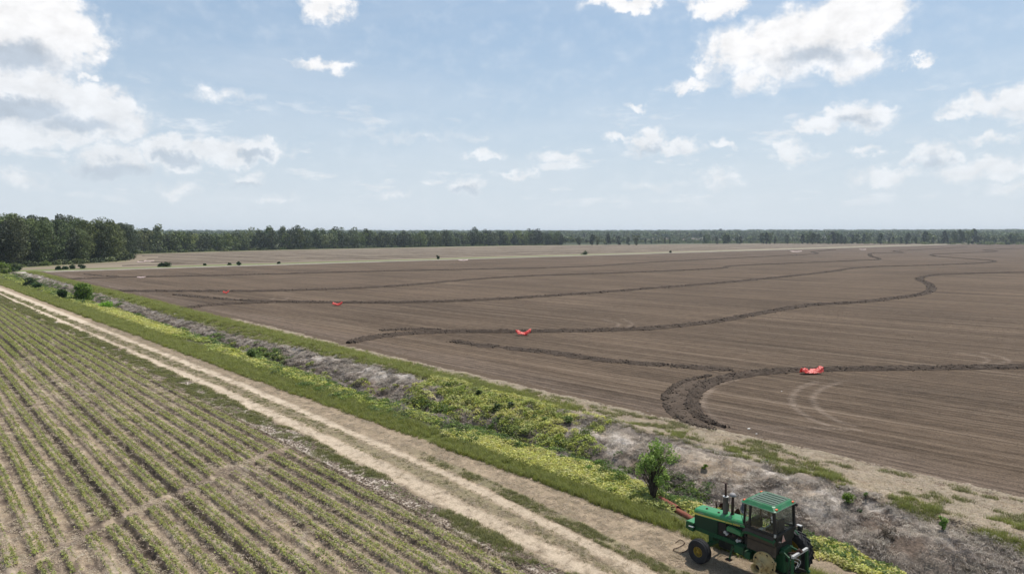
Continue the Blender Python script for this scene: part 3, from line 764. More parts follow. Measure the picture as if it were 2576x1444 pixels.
def ridge(pix, width, height, clods=1.0, name='soil_ridge', colr=(.070, .052, .039), rough=1.0, seed=0, world=False, rag=.0):
    width *= .86; height *= .82
    W0 = [(*(q[:2] if world else g(q[0], q[1])), (q[2] if len(q) > 2 else 1.0)) for q in pix]
    P = catmull(W0, lambda d: max(.14, d * .0045))
    T = np.gradient(P[:, :2], axis=0); T /= np.linalg.norm(T, axis=1)[:, None]; Nn = np.stack([-T[:, 1], T[:, 0]], 1)
    nc = 17 if width > .9 else 9
    s = np.linspace(-1, 1, nc)[None]
    L = np.concatenate([[0], np.cumsum(np.linalg.norm(np.diff(P[:, :2], axis=0), axis=1))])[:, None]
    Wd = (P[:, 2] * width / 2)[:, None] * (1 + .25 * (fbm(L * .35, 0 * L + seed, 300 + seed, 3) - .5) * 2 + 0 * s)
    Wd = Wd * np.clip(np.minimum(L, L[-1] - L) / (width * 1.3), .12, 1) ** .6
    if rag: Wd = Wd * (1 - rag + rag * 1.5 * sst(fbm(L * .5, 0 * L + seed, 350 + seed, 3), .3, .65)) * (1 + .5 * (fbm(L * 2.3, 0 * L + seed, 360 + seed, 2) - .5))
    X = P[:, 0][:, None] + Nn[:, 0][:, None] * s * Wd; Y = P[:, 1][:, None] + Nn[:, 1][:, None] * s * Wd
    prof = (1 - np.abs(s) ** 2.2) * height * P[:, 2][:, None] ** .3
    z = Zg(X, Y) * (Y < 303) + prof * (.65 + .7 * fbm(X * .8, Y * .8, 310, 3)) + (fbm(X * 2.6, Y * 2.6, 311, 3) - .5) * .40 * rough * (1 - s ** 4) * min(1, height * 3.2)
    z = z + (fbm(X * 7, Y * 7, 313, 2) - .5) * .2 * rough * min(1, height * 3.2) * (1 - s ** 4) * (np.hypot(X, Y) < 150)
    z = np.where(np.abs(s) > .97, Zg(X, Y) * (Y < 303) - .06, z)
    if rag: z = z - .16 * (1 - sst(fbm(L * .5, 0 * L + seed, 350 + seed, 3), .22, .45))
    c = lerp(np.array(colr) * .8, np.array(colr) * 1.35, fbm(X * 1.2, Y * 1.2, 312, 3).ravel())
    me = npmesh(name, np.stack([X, Y, z], -1).reshape(-1, 3), gridfaces(len(P), nc), c, rough < .5)
    tag(link(name, me, M_ridge), kind='structure')
    if clods:
        seglen = np.linalg.norm(np.diff(P[:, :2], axis=0), axis=1); dist = np.hypot(P[:-1, 0], P[:-1, 1])
        n = rg.poisson(np.clip(seglen * 26 * clods * P[:-1, 2] * np.clip(45 / dist, .2, 1), 0, 50))
        ii = np.repeat(np.arange(len(n)), n); ss = np.clip(rg.normal(0, .5, len(ii)), -1.15, 1.15)
        wd = (P[ii, 2] * width / 2)
        x = P[ii, 0] + Nn[ii, 0] * ss * wd + rg.normal(0, .07, len(ii)); y = P[ii, 1] + Nn[ii, 1] * ss * wd + rg.normal(0, .07, len(ii))
        zz = Zg(x, y) + (1 - np.minimum(np.abs(ss), 1) ** 2.2) * height * .85 * P[ii, 2] ** .3
        if rag: 
            kk = fbm(L[ii, 0] * .5, 0 * L[ii, 0] + seed, 350 + seed, 3) > .30
            x, y, zz = x[kk], y[kk], zz[kk]
        CL.append(np.stack([x, y, zz, np.hypot(x, y)], 1))
ridge([(1825, 1076, .35), (1785, 1062, .45), (1754, 1043, .55), (1742, 1018, .6), (1748, 992, .65), (1778, 968, .8), (1828, 951, .95), (1910, 938), (2040, 931), (2200, 928), (2400, 926), (2700, 922), (3000, 918)], 2.4, .32, seed=1)
ridge([(1800, 1082, .6), (1735, 1066, .8), (1692, 1040, .9), (1672, 1008, .9), (1685, 980, .8), (1735, 955, .8), (1800, 942, .7)], .9, .13, seed=12, rag=.3)
ridge([(1790, 1079, .8), (1735, 1055, 1.0), (1706, 1022, 1.1), (1705, 995, 1.1), (1735, 970, 1.0), (1790, 952, .8)], 2.2, .07, seed=13, colr=(.088, .065, .048), clods=.35)
ridge([(1140, 858), (1200, 868), (1260, 874), (1310, 879), (1400, 889), (1500, 904), (1600, 914), (1700, 921), (1860, 932)], 2.3, .22, seed=2, rag=.35)
ridge([(875, 864), (920, 853), (1000, 842), (1100, 836), (1200, 835), (1315, 835), (1500, 832), (1650, 826), (1800, 809), (1900, 791), (2030, 769), (2150, 762), (2250, 751), (2315, 741), (2343, 729), (2335, 714), (2312, 703), (2333, 695), (2400, 690), (2580, 686), (2900, 684)], 2.5, .36, seed=3)
ridge([(960, 832), (1030, 829), (1110, 829)], 1.7, .2, seed=4, rag=.3)
ridge([(457, 778), (497, 772), (575, 765.5), (673, 761.5), (720, 760.5), (850, 762), (1000, 762), (1200, 756), (1400, 744), (1616, 728), (1839, 710), (2064, 687), (2175, 673), (2362, 667), (2474, 662), (2500, 657), (2455, 653), (2362, 646), (2345, 641), (2399, 638), (2507, 633), (2477, 629.5), (2580, 625)], 2.6, .36, seed=5)
ridge([(440, 742), (497, 747), (575, 754), (640, 757.5), (700, 760)], 2.2, .25, seed=6, rag=.3)
ridge([(282, 733), (392, 733.5), (570, 733), (673, 733), (893, 726), (1039, 717), (1185, 704), (1332, 695), (1478, 690), (1616, 685), (1810, 676), (1840, 670), (1989, 663), (2175, 655.5), (2212, 652), (2190, 644), (2197, 637.5), (2272, 636), (2250, 632), (2324, 628), (2432, 622)], 2.7, .38, seed=7)
ridge([(141, 704), (235, 701), (314, 698), (444, 696), (673, 690.5), (1002, 682), (1258, 677), (1478, 671), (1616, 662), (1802, 652), (2026, 641), (2056, 637.5), (2045, 634), (2100, 628.6)], 2.8, .38, seed=8)
ridge([(215, 690), (250, 694), (300, 696)], 2.0, .2, seed=9, rag=.3)
# parallel ridges of the far field
for k, (y0, a) in enumerate(((334, .2), (352, .5), (372, .6), (394, .7), (419, .6), (448, .8), (480, .7), (514, .9), (550, .8))):
    pts = []
    v0 = 75 if y0 < 350 else (96 if y0 < 420 else 120)
    for v in np.geomspace(v0, 1300, 26):
        yy = y0 + (v - v0) * (.02 + .012 * k) * (-1) ** 0 * .35 + (fbm(v / 90., k * 3.1, 330, 2) - .5) * 16 * a
        if yy < tree_edge(v) - 16: pts.append((v, yy, 1.2))
    if len(pts) > 4: ridge(pts, 2.4, .3, clods=0, rough=.4, seed=20 + k, world=True, colr=(.07, .052, .04))
CLa = np.concatenate(CL)
sz = .21 * rg.uniform(.35, 1.25, len(CLa)) * np.clip(CLa[:, 3] / 55, 1, 2.6) ** .7
scatter('soil_clods', CLa[:, :3], rg.uniform(0, 6.28, len(CLa)), sz, rg.integers(0, 5, len(CLa)), p_clod,
        'dark clods of freshly thrown earth on the winding ridges', 'soil', tilt=rg.normal(0, .5, (len(CLa), 2)))
# small clods loose on the field
n = 12000; u = rg.uniform(0, 1, n); dd = 40 * (140 / 40) ** u; aa = rg.uniform(R(42.4), R(84), n); x = dd * np.sin(aa); y = dd * np.cos(aa)
k = x > e_fld(y) + .5; x, y = x[k], y[k]
scatter('loose_clods', np.stack([x, y, Zg(x, y)], 1), rg.uniform(0, 6.28, len(x)), .055 * rg.uniform(.4, 1.4, len(x)) * np.clip(np.hypot(x, y) / 60, 1, 3), rg.integers(0, 5, len(x)), p_clod,
        'small loose clods scattered over the tilled field', 'soil')

# ------------------------------------------------------------------ trees
M_bark = plain_mat('bark', (.10, .082, .065), .95, .1)
M_barkpale = plain_mat('pale_bark', (.22, .20, .175), .95, .1)
T_dark = leaf_mat('tree_leaf_dark', (.024, .040, .016), (.075, .10, .036), .35, .06)
T_mid = leaf_mat('tree_leaf', (.055, .085, .024), (.18, .215, .07), .35, .08)
T_pale = leaf_mat('tree_leaf_pale', (.12, .15, .05), (.24, .27, .095), .2, .15)
T_wood = leaf_mat('far_wood_leaf', (.09, .125, .05), (.17, .205, .09), .3, .1)  # paler tone paints distance haze into the far leaves
def tube(bm, p0, p1, r0, r1, n=6):
    p0, p1 = Vector(p0), Vector(p1); d = (p1 - p0).normalized(); s = d.orthogonal().normalized(); t = d.cross(s)
    A = []; B = []
    for k in range(n):
        a = 2 * math.pi * k / n; v = s * math.cos(a) + t * math.sin(a)
        A.append(bm.verts.new(p0 + v * r0)); B.append(bm.verts.new(p1 + v * r1))
    for k in range(n):
        f = bm.faces.new((A[k], A[(k + 1) % n], B[(k + 1) % n], B[k])); f.smooth = True
    bm.faces.new(A[::-1]); bm.faces.new(B)
def bmo(name, bm, m, parent=None, smooth=False):
    me = bpy.data.meshes.new(name); bmesh.ops.recalc_face_normals(bm, faces=bm.faces); bm.to_mesh(me); bm.free()
    if smooth: me.polygons.foreach_set('use_smooth', [True] * len(me.polygons))
    return link(name, me, m, parent)
def make_tree(name, r, Hh, Wc, nl, leaves, lsz, base, mat, bark=None, shape='round', seed=0):
    """tree with its trunk and limbs and a crown of leaf clumps spread over lobes"""
    q = np.random.default_rng(seed)
    root = empty(name, (0, 0, 0))
    bm = bmesh.new()
    top = Hh * .62; lx, ly = q.normal(0, .4, 2)
    tube(bm, (0, 0, -.3), (lx * .5, ly * .5, Hh * .3), r, r * .75, 7); tube(bm, (lx * .5, ly * .5, Hh * .3), (lx, ly, top), r * .75, r * .35, 6)
    lob = []
    for k in range(nl):
        z = base + (Hh - base) * ((k + .5) / nl) ** .85
        t = (z - base) / (Hh - base)
        w_ = {'round': math.sin(math.pi * (.14 + .74 * t)) ** .7, 'column': .8 * math.sin(math.pi * (.12 + .8 * t)) ** .4, 'cone': 1.05 - .85 * t, 'umbrella': .35 + .75 * t * (1.25 - .5 * t)}[shape]
        a = k * 2.4 + q.normal(0, .5); rr = Wc / 2 * w_ * q.uniform(.35, .95)
        c = (lx * t + rr * math.cos(a), ly * t + rr * math.sin(a), z)
        lr = Wc * q.uniform(.15, .25) * (.7 + .5 * w_)
        lob.append((c, lr))
        if k % 2 == 0:
            z0 = min(top, max(base * .6, c[2] - rr * .8 - 1)); tube(bm, (lx * z0 / top, ly * z0 / top, z0), (c[0] * .85, c[1] * .85, c[2]), r * .34, r * .08, 4)
    tr = bmo('trunk', bm, bark or M_bark, root)
    C = []; ND = []
    for (c, lr) in lob:
        n = int(leaves / nl)
        d = q.normal(size=(n, 3)); d /= np.linalg.norm(d, axis=1)[:, None]
        rad = lr * q.uniform(.78, 1.08, (n, 1)) * (1 + .22 * np.sin(d[:, :1] * 5 + c[0]) * np.cos(d[:, 1:2] * 4 + c[1]))
        P = np.array(c) + d * rad * np.array([1, 1, .72])
        C.append(P); ND.append(d)
    C = np.concatenate(C); ND = np.concatenate(ND); k_ = C[:, 2] > base * .35; C = C[k_]; ND = ND[k_]
    V, F = leafquads(q, C, lsz, .55, 1.15, ND)
    cr = link('crown', npmesh('crown', V, F), mat, root)
    return root
trees = {}
trees['near'] = [make_tree('broadleaf_tree', .32, 19, 14, 15, 4400, .50, 1.6, [T_dark, T_mid, T_mid, T_dark, T_pale, T_mid][k], [M_bark, M_barkpale][k % 2], ['round', 'column', 'umbrella', 'round', 'column', 'umbrella'][k], 400 + k) for k in range(6)]
trees['mid'] = [make_tree('broadleaf_tree', .3, 18, 14.5, 11, 900, .95, 1.2, [T_dark, T_mid, T_dark, T_mid, T_pale][k], None, ['round', 'column', 'round', 'cone', 'umbrella'][k], 420 + k) for k in range(5)]
trees['far'] = [make_tree('field_edge_tree', .35, 17, 11, 12, 620, 1.25, 1.2, [T_dark, T_dark, T_mid, T_dark][k], None, ['round', 'column', 'umbrella', 'cone'][k], 440 + k) for k in range(4)]
dead = make_tree('bare_tree', .22, 16, 8, 14, 30, .4, 4, T_mid, M_barkpale, 'round', 460)
used = set()
def place_tree(kind, k, x, y, z, s, sz, rz, label, group, cat='tree'):
    src = trees[kind][k] if kind != 'dead' else dead
    o = src if src.name not in used else copy_tree(src)
    used.add(src.name); used.add(o.name)
    o.location = (x, y, z); o.scale = (s, s, sz); o.rotation_euler = (0, 0, rz)
    return tag(o, label, cat, group)
tq = np.random.default_rng(5)
# close wood at the left edge of the picture
LW = [(-12, 322), (8, 330), (33, 344), (62, 372), (84, 396), (94, 415), (101, 440), (106, 470), (112, 505), (119, 538)]
def along(L, s):
    L = np.array(L, float); d = np.concatenate([[0], np.cumsum(np.linalg.norm(np.diff(L, axis=0), axis=1))])
    return np.interp(s, d, L[:, 0]), np.interp(s, d, L[:, 1]), d[-1]
_, _, LWlen = along(LW, 0)
s_ = 0; cnt = 0
while s_ < LWlen:
    x, y, _ = along(LW, s_)
    depth = 4 if s_ < 160 else 2
    for r_ in range(depth):
        xx = x - r_ * 6.5 + tq.normal(0, 1.2); yy = y + 3 + r_ * 7.5 + tq.normal(0, 1.5)
        sc = tq.uniform(.78, 1.08) * (1.0 if s_ < 118 else .98)
        kk = int(tq.choice(6, p=[.24, .2, .2, .2, .03, .13]))
        lab = {0: 'tall tree of the dark wood at the left whose leafy edge meets the field', 1: 'tree standing inside the dark wood at the left behind its edge'}[min(r_, 1)]
        place_tree('near', kk, xx, yy, 0, sc * .92, sc * (1.0 + .05 * r_), tq.uniform(0, 6.28), lab,
                   'trees of the dark wood at the left' if r_ == 0 else 'inner trees of the dark wood at the left')
        cnt += 1
    s_ += tq.uniform(7, 9.5)
place_tree('near', 4, *g(28, 664), 0, .62, .80, 1.0, 'pale yellow green tree at the left edge of the dark wood', None)
# long dense wood across the left and middle
MW = [(119, 542), (239, 603), (360, 634), (480, 650), (600, 656), (690, 652)]
_, _, MWlen = along(MW, 0)
s_ = 2
while s_ < MWlen:
    x, y, _ = along(MW, s_)
    for r_ in range(3):
        sc = tq.uniform(.72, 1.02) * (1 - .02 * r_) 
        place_tree('mid', int(tq.choice(5, p=[.28, .24, .26, .12, .10])), x + tq.normal(0, 2) - r_ * 5, y + 3 + r_ * 9 + tq.normal(0, 2), 0, sc, sc * tq.uniform(.72, 1.24), tq.uniform(0, 6.28),
                   ['tree in the front row of the long dense wood beyond the far field', 'tree in the middle rows of the long dense wood beyond the far field', 'tree in the back rows of the long dense wood beyond the far field'][r_],
                   ['front trees of the long wood', 'middle trees of the long wood', 'back trees of the long wood'][r_])
    s_ += tq.uniform(8.5, 12.5)
place_tree('mid', 1, *g(744, 626), 0, .8, 1.18, 1.0, 'tree rising well above the long dense wood', None)
for px, sc in ((828, 1.0), (812, .8), (1168, .7)):
    x, y = g(px, 622); place_tree('dead', 0, x, y, 0, .9 * sc, 1.35 * sc, px, {828: 'tallest bare grey tree standing out of the long wood', 812: 'smaller bare grey tree left of the tallest bare one', 1168: 'short bare grey tree near the right end of the long wood'}[px], None)
# single trees along the far edge at the right
zx = [(20, 34), (60, 30), (150, 40), (185, 34), (435, 60), (418, 50), (500, 46), (560, 62), (582, 54), (640, 42), (662, 46), (805, 66), (840, 72), (862, 70), (895, 42), (975, 58), (1085, 60), (1115, 72), (1150, 66), (1182, 62), (1220, 40), (1258, 56),
      (1285, 70), (1310, 66), (1345, 58), (1365, 44), (1420, 52), (1445, 60), (1495, 60), (1525, 64), (1605, 60), (1662, 36), (1690, 40), (1745, 38), (1790, 62), (1845, 40), (1905, 72), (1925, 62), (1958, 40), (2000, 30), (2035, 72), (2060, 40), (2105, 70),
      (2140, 78), (2165, 66), (2205, 76), (2235, 80), (2262, 42), (2305, 22), (2340, 24), (2385, 22), (2450, 24), (2485, 52), (2510, 56), (2555, 22)]
ORD = ['leftmost', 'second', 'third', 'fourth', 'fifth', 'sixth', 'seventh', 'eighth', 'ninth', 'tenth', 'eleventh', 'twelfth', 'thirteenth', 'fourteenth', 'fifteenth', 'sixteenth', 'seventeenth', 'eighteenth', 'nineteenth', 'twentieth']
ORD += ['twenty-' + q_ for q_ in ('first', 'second', 'third', 'fourth', 'fifth', 'sixth', 'seventh', 'eighth', 'ninth')] + ['thirtieth'] + ['thirty-' + q_ for q_ in ('first', 'second', 'third', 'fourth', 'fifth', 'sixth', 'seventh', 'eighth', 'ninth')]
zx.sort()
for i, (a, hpx) in enumerate(zx):
    nb = sum(1 for q_ in zx[:i] if q_[1] > 45); ns = i - nb
    px = 1616 + .3727 * a; x, y = g(px, 614.3 - (i % 3) * .35); d = math.hypot(x, y)
    hm = hpx * .3727 / FPX * d
    place_tree('far', (i * 7 + 3) % 4 if hpx > 45 else 3, x, y, 0, hm / 17 * tq.uniform(.75, 1.05) * (1.0 if hpx > 45 else .8), hm / 17, tq.uniform(0, 6.28),
               (ORD[nb] + ' tall tree from the left in the broken line along the far right field edge') if hpx > 45 else (ORD[ns] + ' small tree from the left in the broken line at the far right field edge'),
               'trees in the broken line at the far right' if hpx > 45 else 'small trees in the broken line at the far right')
for i, px in enumerate((1350, 1378, 1395, 1412, 1455, 1490, 1502, 1530, 1555, 1580, 1600)):
    x, y = g(px, 617); d = math.hypot(x, y); hm = (20 + (i * 5) % 9) / FPX * d * .95
    place_tree('far', i % 4, x, y, 0, hm / 17, hm / 17, i * 1.3, ORD[i] + ' round tree from the left between the long wood and the broken tree line', 'round trees beyond the middle of the field')
# low growth along the foot of the woods, and the far woods as a mass
p_under = [proto('undergrowth', *clump(150, 2.4, 2.2, .55, .5), T_mid), proto('undergrowth', *clump(150, 2.4, 2.0, .55, .5), T_pale), proto('undergrowth', *clump(150, 2.2, 2.6, .55, .5), T_dark)]
n = 420; s = rg.uniform(0, LWlen, n); x, y, _ = along(LW, s); x = x + rg.normal(0, 1.5, n); y = y - rg.uniform(-2, 3, n)
n2 = 900; s = rg.uniform(0, MWlen, n2); x2, y2, _ = along(MW, s); x = np.append(x, x2 + rg.normal(0, 2, n2)); y = np.append(y, y2 - rg.uniform(-3, 3, n2))
sz = rg.uniform(.35, 1.1, len(x))
scatter('undergrowth', np.stack([x, y, 0 * x], 1), rg.uniform(0, 6.28, len(x)), sz, rg.choice(3, len(x), p=[.5, .15, .35]), p_under, 'bushy undergrowth along the foot of the woods', 'bushes')
def canopy(q, n, w_, h, s):
    L = []
    for k in range(9):
        a = q.uniform(0, 6.28); rr = q.uniform(0, w_ * .42); L.append((rr * math.cos(a), rr * math.sin(a), h * (.42 + .4 * q.uniform()), w_ * q.uniform(.16, .27)))
    C = []
    for (a, b, c, r_) in L:
        d = q.normal(size=(n // 9, 3)); d /= np.linalg.norm(d, axis=1)[:, None]
        C.append(np.array([a, b, c]) + d * r_ * np.array([1, 1, 1.15]))
    return leafquads(q, np.concatenate(C), s, .8, 1.1)
p_can = [proto('woodland_crown', *canopy(rg, 200, 14, 16, 2.3), m_) for m_ in (T_wood, T_mid, T_wood, T_pale)]
def sector(n, d0, d1, a0, a1, pw=1.0):
    a = R(42.4) + np.radians(rg.uniform(a0, a1, n)); d = (d0 ** pw + (d1 ** pw - d0 ** pw) * rg.uniform(0, 1, n)) ** (1 / pw)
    return d * np.sin(a), d * np.cos(a), d
x, y, d = sector(15000, 1750, 5200, -47, 47, .35)
k = fbm(x / 260, y / 260, 500, 3) > .30; x, y, d = x[k], y[k], d[k]
z = hill_z(x, y) - 1
s1 = rg.uniform(.7, 1.25, len(x)) * np.clip(d / 2000, .9, 2.2)
scatter('distant_woods', np.stack([x, y, z], 1), rg.uniform(0, 6.28, len(x)), np.stack([s1, s1, rg.uniform(.7, 1.2, len(x)) * np.clip(1.05 + 0 * d, 0, 2)], 1), rg.choice(4, len(x), p=[.45, .25, .2, .1]), p_can,
        'wooded country fading into haze along the horizon', 'woods')
# nearer woodland and scrub behind the broken line
x, y, d = sector(5200, 780, 1750, -42, 44, 1.2)
te = tree_edge(x); k = (y > te + 24) | (d > 1260)
k &= ~((x > 900) & (d < 1320)); x, y, d = x[k], y[k], d[k]
sel = fbm(x / 160, y / 160, 510, 3); s1 = rg.uniform(.4, 1.0, len(x)) * (.55 + .45 * sst(sel, .4, .6)); 
k = (sel > .36) | (x < 700); x, y, d, s1, sel = x[k], y[k], d[k], s1[k], sel[k]
k2 = x < 800
s1 = np.where(k2, np.clip(s1 * 1.1, .7, 1.05), s1)
scatter('woodland', np.stack([x, y, np.maximum(hill_z(x, y), 0) - .5], 1), rg.uniform(0, 6.28, len(x)), s1, rg.choice(4, len(x), p=[.4, .15, .2, .25]), p_can, 'green woodland and scrub behind the far trees', 'woods')
x, y, d = sector(2600, 1150, 1700, 0, 44, 1.0)
scatter('scrub', np.stack([x, y, 0 * x], 1), rg.uniform(0, 6.28, len(x)), rg.uniform(.5, 1.7, len(x)), rg.choice(3, len(x), p=[.5, .4, .1]), p_under, 'low pale scrub behind the broken line of far trees', 'bushes')

# water tower on the skyline
x, y = g(1811, 592.0 + 9); 
ta = R(42.4) + math.atan((1811 - 1288) / FPX); td = 2600.0
tx_, ty_ = td * math.sin(ta), td * math.cos(ta)
M_conc = plain_mat('grey_concrete', (.2, .2, .2), .8, .2)
t = tag(empty('water_tower', (tx_, ty_, 0)), 'small grey water tower rising above the far woods on the skyline', 'water tower')
bm = bmesh.new(); tube(bm, (0, 0, 0), (0, 0, 30), 2.4, 2.0, 12); bmo('shaft', bm, M_conc, t, True)
bm = bmesh.new(); tube(bm, (0, 0, 28), (0, 0, 31), 2.0, 4.6, 14); tube(bm, (0, 0, 31.05), (0, 0, 36), 4.6, 4.6, 14); tube(bm, (0, 0, 36.05), (0, 0, 37.5), 4.6, 1.2, 14); bmo('tank', bm, M_conc, t, True)

# ------------------------------------------------------------------ shrubs and saplings
M_stem = plain_mat('stem', (.085, .068, .05), .95, .1)
S_bright = leaf_mat('shrub_leaf_bright', (.15, .28, .03), (.30, .46, .07), .05, .4)
S_dark = leaf_mat('shrub_leaf_dark', (.022, .05, .014), (.06, .105, .028), .05, .3)
S_mid = leaf_mat('shrub_leaf', (.07, .13, .025), (.20, .27, .06), .05, .35)
def shrub(px, py, w_, h_, mat, label, seed, z=None, name='shrub', cat='bush', leafs=500, lsz=.09, bare=0., nl=9, lean=0., lob=1.0):
    q = np.random.default_rng(seed)
    zz = -.3
    for _ in range(6):
        x, y = g(px, py, zz); zz = float(Zg(x, y)) if y < 300 else 0.0
    root = tag(empty(name, (x, y, zz), 0), label, cat)
    bm = bmesh.new(); C = []
    for k in range(nl):
        a = k * 2.39 + q.normal(0, .4); rr = w_ / 2 * q.uniform(.15, .72); t = q.uniform(bare + .18 * (1 - bare), .92) if bare else q.uniform(.05, .78)
        c = Vector((rr * math.cos(a) * math.sin(math.pi * min(.95, t + .12)) ** .5 + lean * t, rr * math.sin(a), h_ * t))
        m1 = Vector((c.x * .35, c.y * .35, c.z * .55))
        tube(bm, (q.normal(0, .03), q.normal(0, .03), -.08), m1, .022 * h_ ** .5, .014 * h_ ** .5, 5); tube(bm, m1, c, .014 * h_ ** .5, .005, 4)
        for _ in range(4 if bare else 1):
            e = c + Vector(q.normal(0, .16 * w_, 3)); tube(bm, m1 + (c - m1) * q.uniform(.1, .8), e, .008 * h_ ** .5, .003, 3)
        n = leafs // nl; lr = w_ * q.uniform(.15, .26) * lob * (1 if bare else 1.25)
        d = q.normal(size=(n, 3)); d /= np.linalg.norm(d, axis=1)[:, None]
        C.append(np.array(c) + d * lr * q.uniform(.3, 1.1, (n, 1)) * np.array([1, 1, (h_ / w_ * .75 if h_ > w_ else .8) * (1.7 if lob < 1 else 1)]))
    bmo('stem', bm, M_stem, root)
    C = np.concatenate(C); C = C[C[:, 2] > max(.03, bare * h_ * .8)]
    link('foliage', npmesh('foliage', *leafquads(q, C, lsz, .6, 1.35)), mat, root)
    return root
shrub(1642, 1254, 2.5, 3.0, S_bright, 'young bright green tree rising from the ditch left of the tractor', 1, name='sapling', cat='tree', leafs=2700, lsz=.085, bare=.2, nl=34, lean=.2, lob=.46)
shrub(1690, 1208, 1.3, .7, S_bright, 'low bright green branch spreading beside the young tree', 2, leafs=330, lsz=.08, nl=6)
shrub(1560, 1215, 1.5, .8, G_leaf, 'dull green tangled bush left of the young tree', 3, leafs=800, lsz=.06, nl=10)
shrub(1475, 1130, 1.2, .6, S_mid, 'leafy bush at the right end of the yellow green mound', 4, leafs=480, lsz=.07)
shrub(1772, 1172, .42, .42, S_mid, 'small round bush on the grey bank right of the young tree', 5, leafs=240, lsz=.06, nl=6)
shrub(1930, 1166, .26, .26, S_mid, 'tiny green bush near the top of the grey bank', 6, leafs=120, lsz=.05, nl=5)
shrub(2133, 1264, .72, .52, S_mid, 'largest green bush on the grey bank right of the cab', 7, leafs=620, lsz=.06, nl=9)
shrub(2163, 1268, .3, .26, S_dark, 'small dark bush touching the right side of the largest bank bush', 8, leafs=150, lsz=.05, nl=5)
shrub(2178, 1250, .34, .46, S_mid, 'thin upright weed right of the largest bank bush', 9, leafs=130, lsz=.05, nl=5)
shrub(2372, 1338, .42, .7, S_bright, 'leaning leafy vine low on the bank at the right', 10, leafs=300, lsz=.075, nl=7, bare=.2)
shrub(2010, 1322, .95, 1.05, S_mid, 'bushy green plant standing just behind the tractor cab', 11, leafs=1100, lsz=.06, nl=12)
shrub(632, 905, 1.1, 1.5, S_mid, 'dark green bush in the ditch halfway along the track', 12, leafs=800, lsz=.12, nl=10)
shrub(211, 758, 4.2, 4.0, S_mid, 'largest dense bush in the ditch near the left edge', 13, leafs=3200, lsz=.28, nl=22)
shrub(158, 754, 2.2, 2.3, S_dark, 'dark round bush left of the largest ditch bush', 14, leafs=900, lsz=.25, nl=10)
shrub(262, 778, 2.8, 1.5, S_bright, 'low bright green bush right of the largest ditch bush', 15, leafs=1000, lsz=.2, nl=12)
shrub(95, 728, 2.6, 2.2, S_dark, 'dark bush in the ditch below the field corner', 16, leafs=500, lsz=.3, nl=8)
shrub(76, 722, 3.2, 3.2, S_dark, 'taller dark bush in the ditch near the field corner', 17, leafs=600, lsz=.32, nl=9)
shrub(8, 690, 5.0, 4.6, S_mid, 'large green bush at the left edge where the ditch ends', 18, leafs=700, lsz=.4, nl=10)
shrub(32, 684, 3.0, 2.0, S_dark, 'small dark bush on the lane at the left corner', 19, leafs=400, lsz=.35, nl=8)
for i, (px, py, ww, hh, lab) in enumerate(((46, 681, 2.4, 1.4, 'dark bush on the far lane below the left wood'), (146, 679, 2.6, 1.5, 'leftmost dark bush of four on the far lane'), (163, 678, 2.4, 1.1, 'low dark bush second of four on the far lane'),
        (182, 677, 2.6, 1.6, 'dark bush third of four on the far lane'), (206, 676, 3.4, 1.9, 'tallest and rightmost dark bush of four on the far lane'), (405, 671, 3.2, 1.6, 'left half of the pair of dark bushes on the far lane'),
        (419, 671, 4, 1.7, 'right half of the pair of dark bushes on the far lane'), (515, 668, 1.3, .8, 'tiny dark bush on the far lane left of the round one'), (577, 667, 1.8, .7, 'low dark tuft just left of the round dark bush'), (601, 668, 2.2, 1.9, 'round dark bush standing alone on the far lane'),
        (701, 664, 1.5, .9, 'small dark bush right of the round one on the far lane'), (1102, 652, 2.0, 2.2, 'dark green bush on the pale lane in the middle'), (1472, 641, 5.5, 2.2, 'wide dark thicket on the pale lane right of centre'), (1467, 640.5, 7, 4.6, 'left part of the wide dark thicket'), (1686, 636, 2.6, 1.6, 'small dark bush farthest right on the pale lane'))):
    if i != 13: shrub(px, py, ww, hh, S_dark, lab, 40 + i, leafs=420, lsz=.45, nl=9)
# dark tall weeds inside the yellow green mound
for i, (px, py, hh) in enumerate(((1204, 1046, .75), (1251, 1046, .7), (1282, 1026, .6), (1376, 1050, .8), (1430, 1072, .8), (1130, 1000, .5), (1345, 1062, .5))):
    shrub(px, py, .7, hh * .95, G_reed if i < 3 else S_mid, ['leftmost tall dark weed in the yellow green mound', 'tall dark weed second from left in the yellow green mound', 'tall dark weed near the top of the yellow green mound', 'broad leaved weed on the right part of the mound',
          'tall weed at the right end of the mound', 'short weed at the left part of the mound', 'short weed below the broad leaved one on the mound'][i], 60 + i, name='weed', cat='weed', leafs=260, lsz=.10, nl=7)
# dead twiggy brush in the ditch
def brush(px, py, w_, h_, label, seed, mat=None):
    q = np.random.default_rng(seed); zz = -.6
    for _ in range(6):
        x, y = g(px, py, zz); zz = float(Zg(x, y))
    bm = bmesh.new()
    for k in range(46):
        a = q.uniform(0, 6.28); e = Vector((math.cos(a) * w_ * q.uniform(.1, .6), math.sin(a) * w_ * q.uniform(.1, .4), h_ * q.uniform(.3, 1.1)))
        s0 = Vector((q.normal(0, w_ * .16), q.normal(0, w_ * .16), -.05)); m1 = (s0 + e) * .5 + Vector((0, 0, h_ * .2))
        tube(bm, s0, m1, .012, .009, 4); tube(bm, m1, e, .009, .003, 4)
    o = bmo('dead_brush', bm, mat or M_deadtwig); o.location = (x, y, zz)
    return tag(o, label, 'dead brush')
M_deadtwig = plain_mat('dead_twig', (.24, .21, .19), .95, .1)
brush(1005, 1040, 1.8, .8, 'bare grey twigs at the left end of the yellow green mound', 80)
brush(1130, 1072, 1.4, .6, 'bare grey twigs below the middle of the mound', 81)
brush(900, 990, 1.4, .6, 'bare grey twigs beside the dark part of the ditch', 82)
brush(2235, 1345, 1.6, .5, 'dark heap of dead twigs on the bank right of the tractor', 83, M_stem)
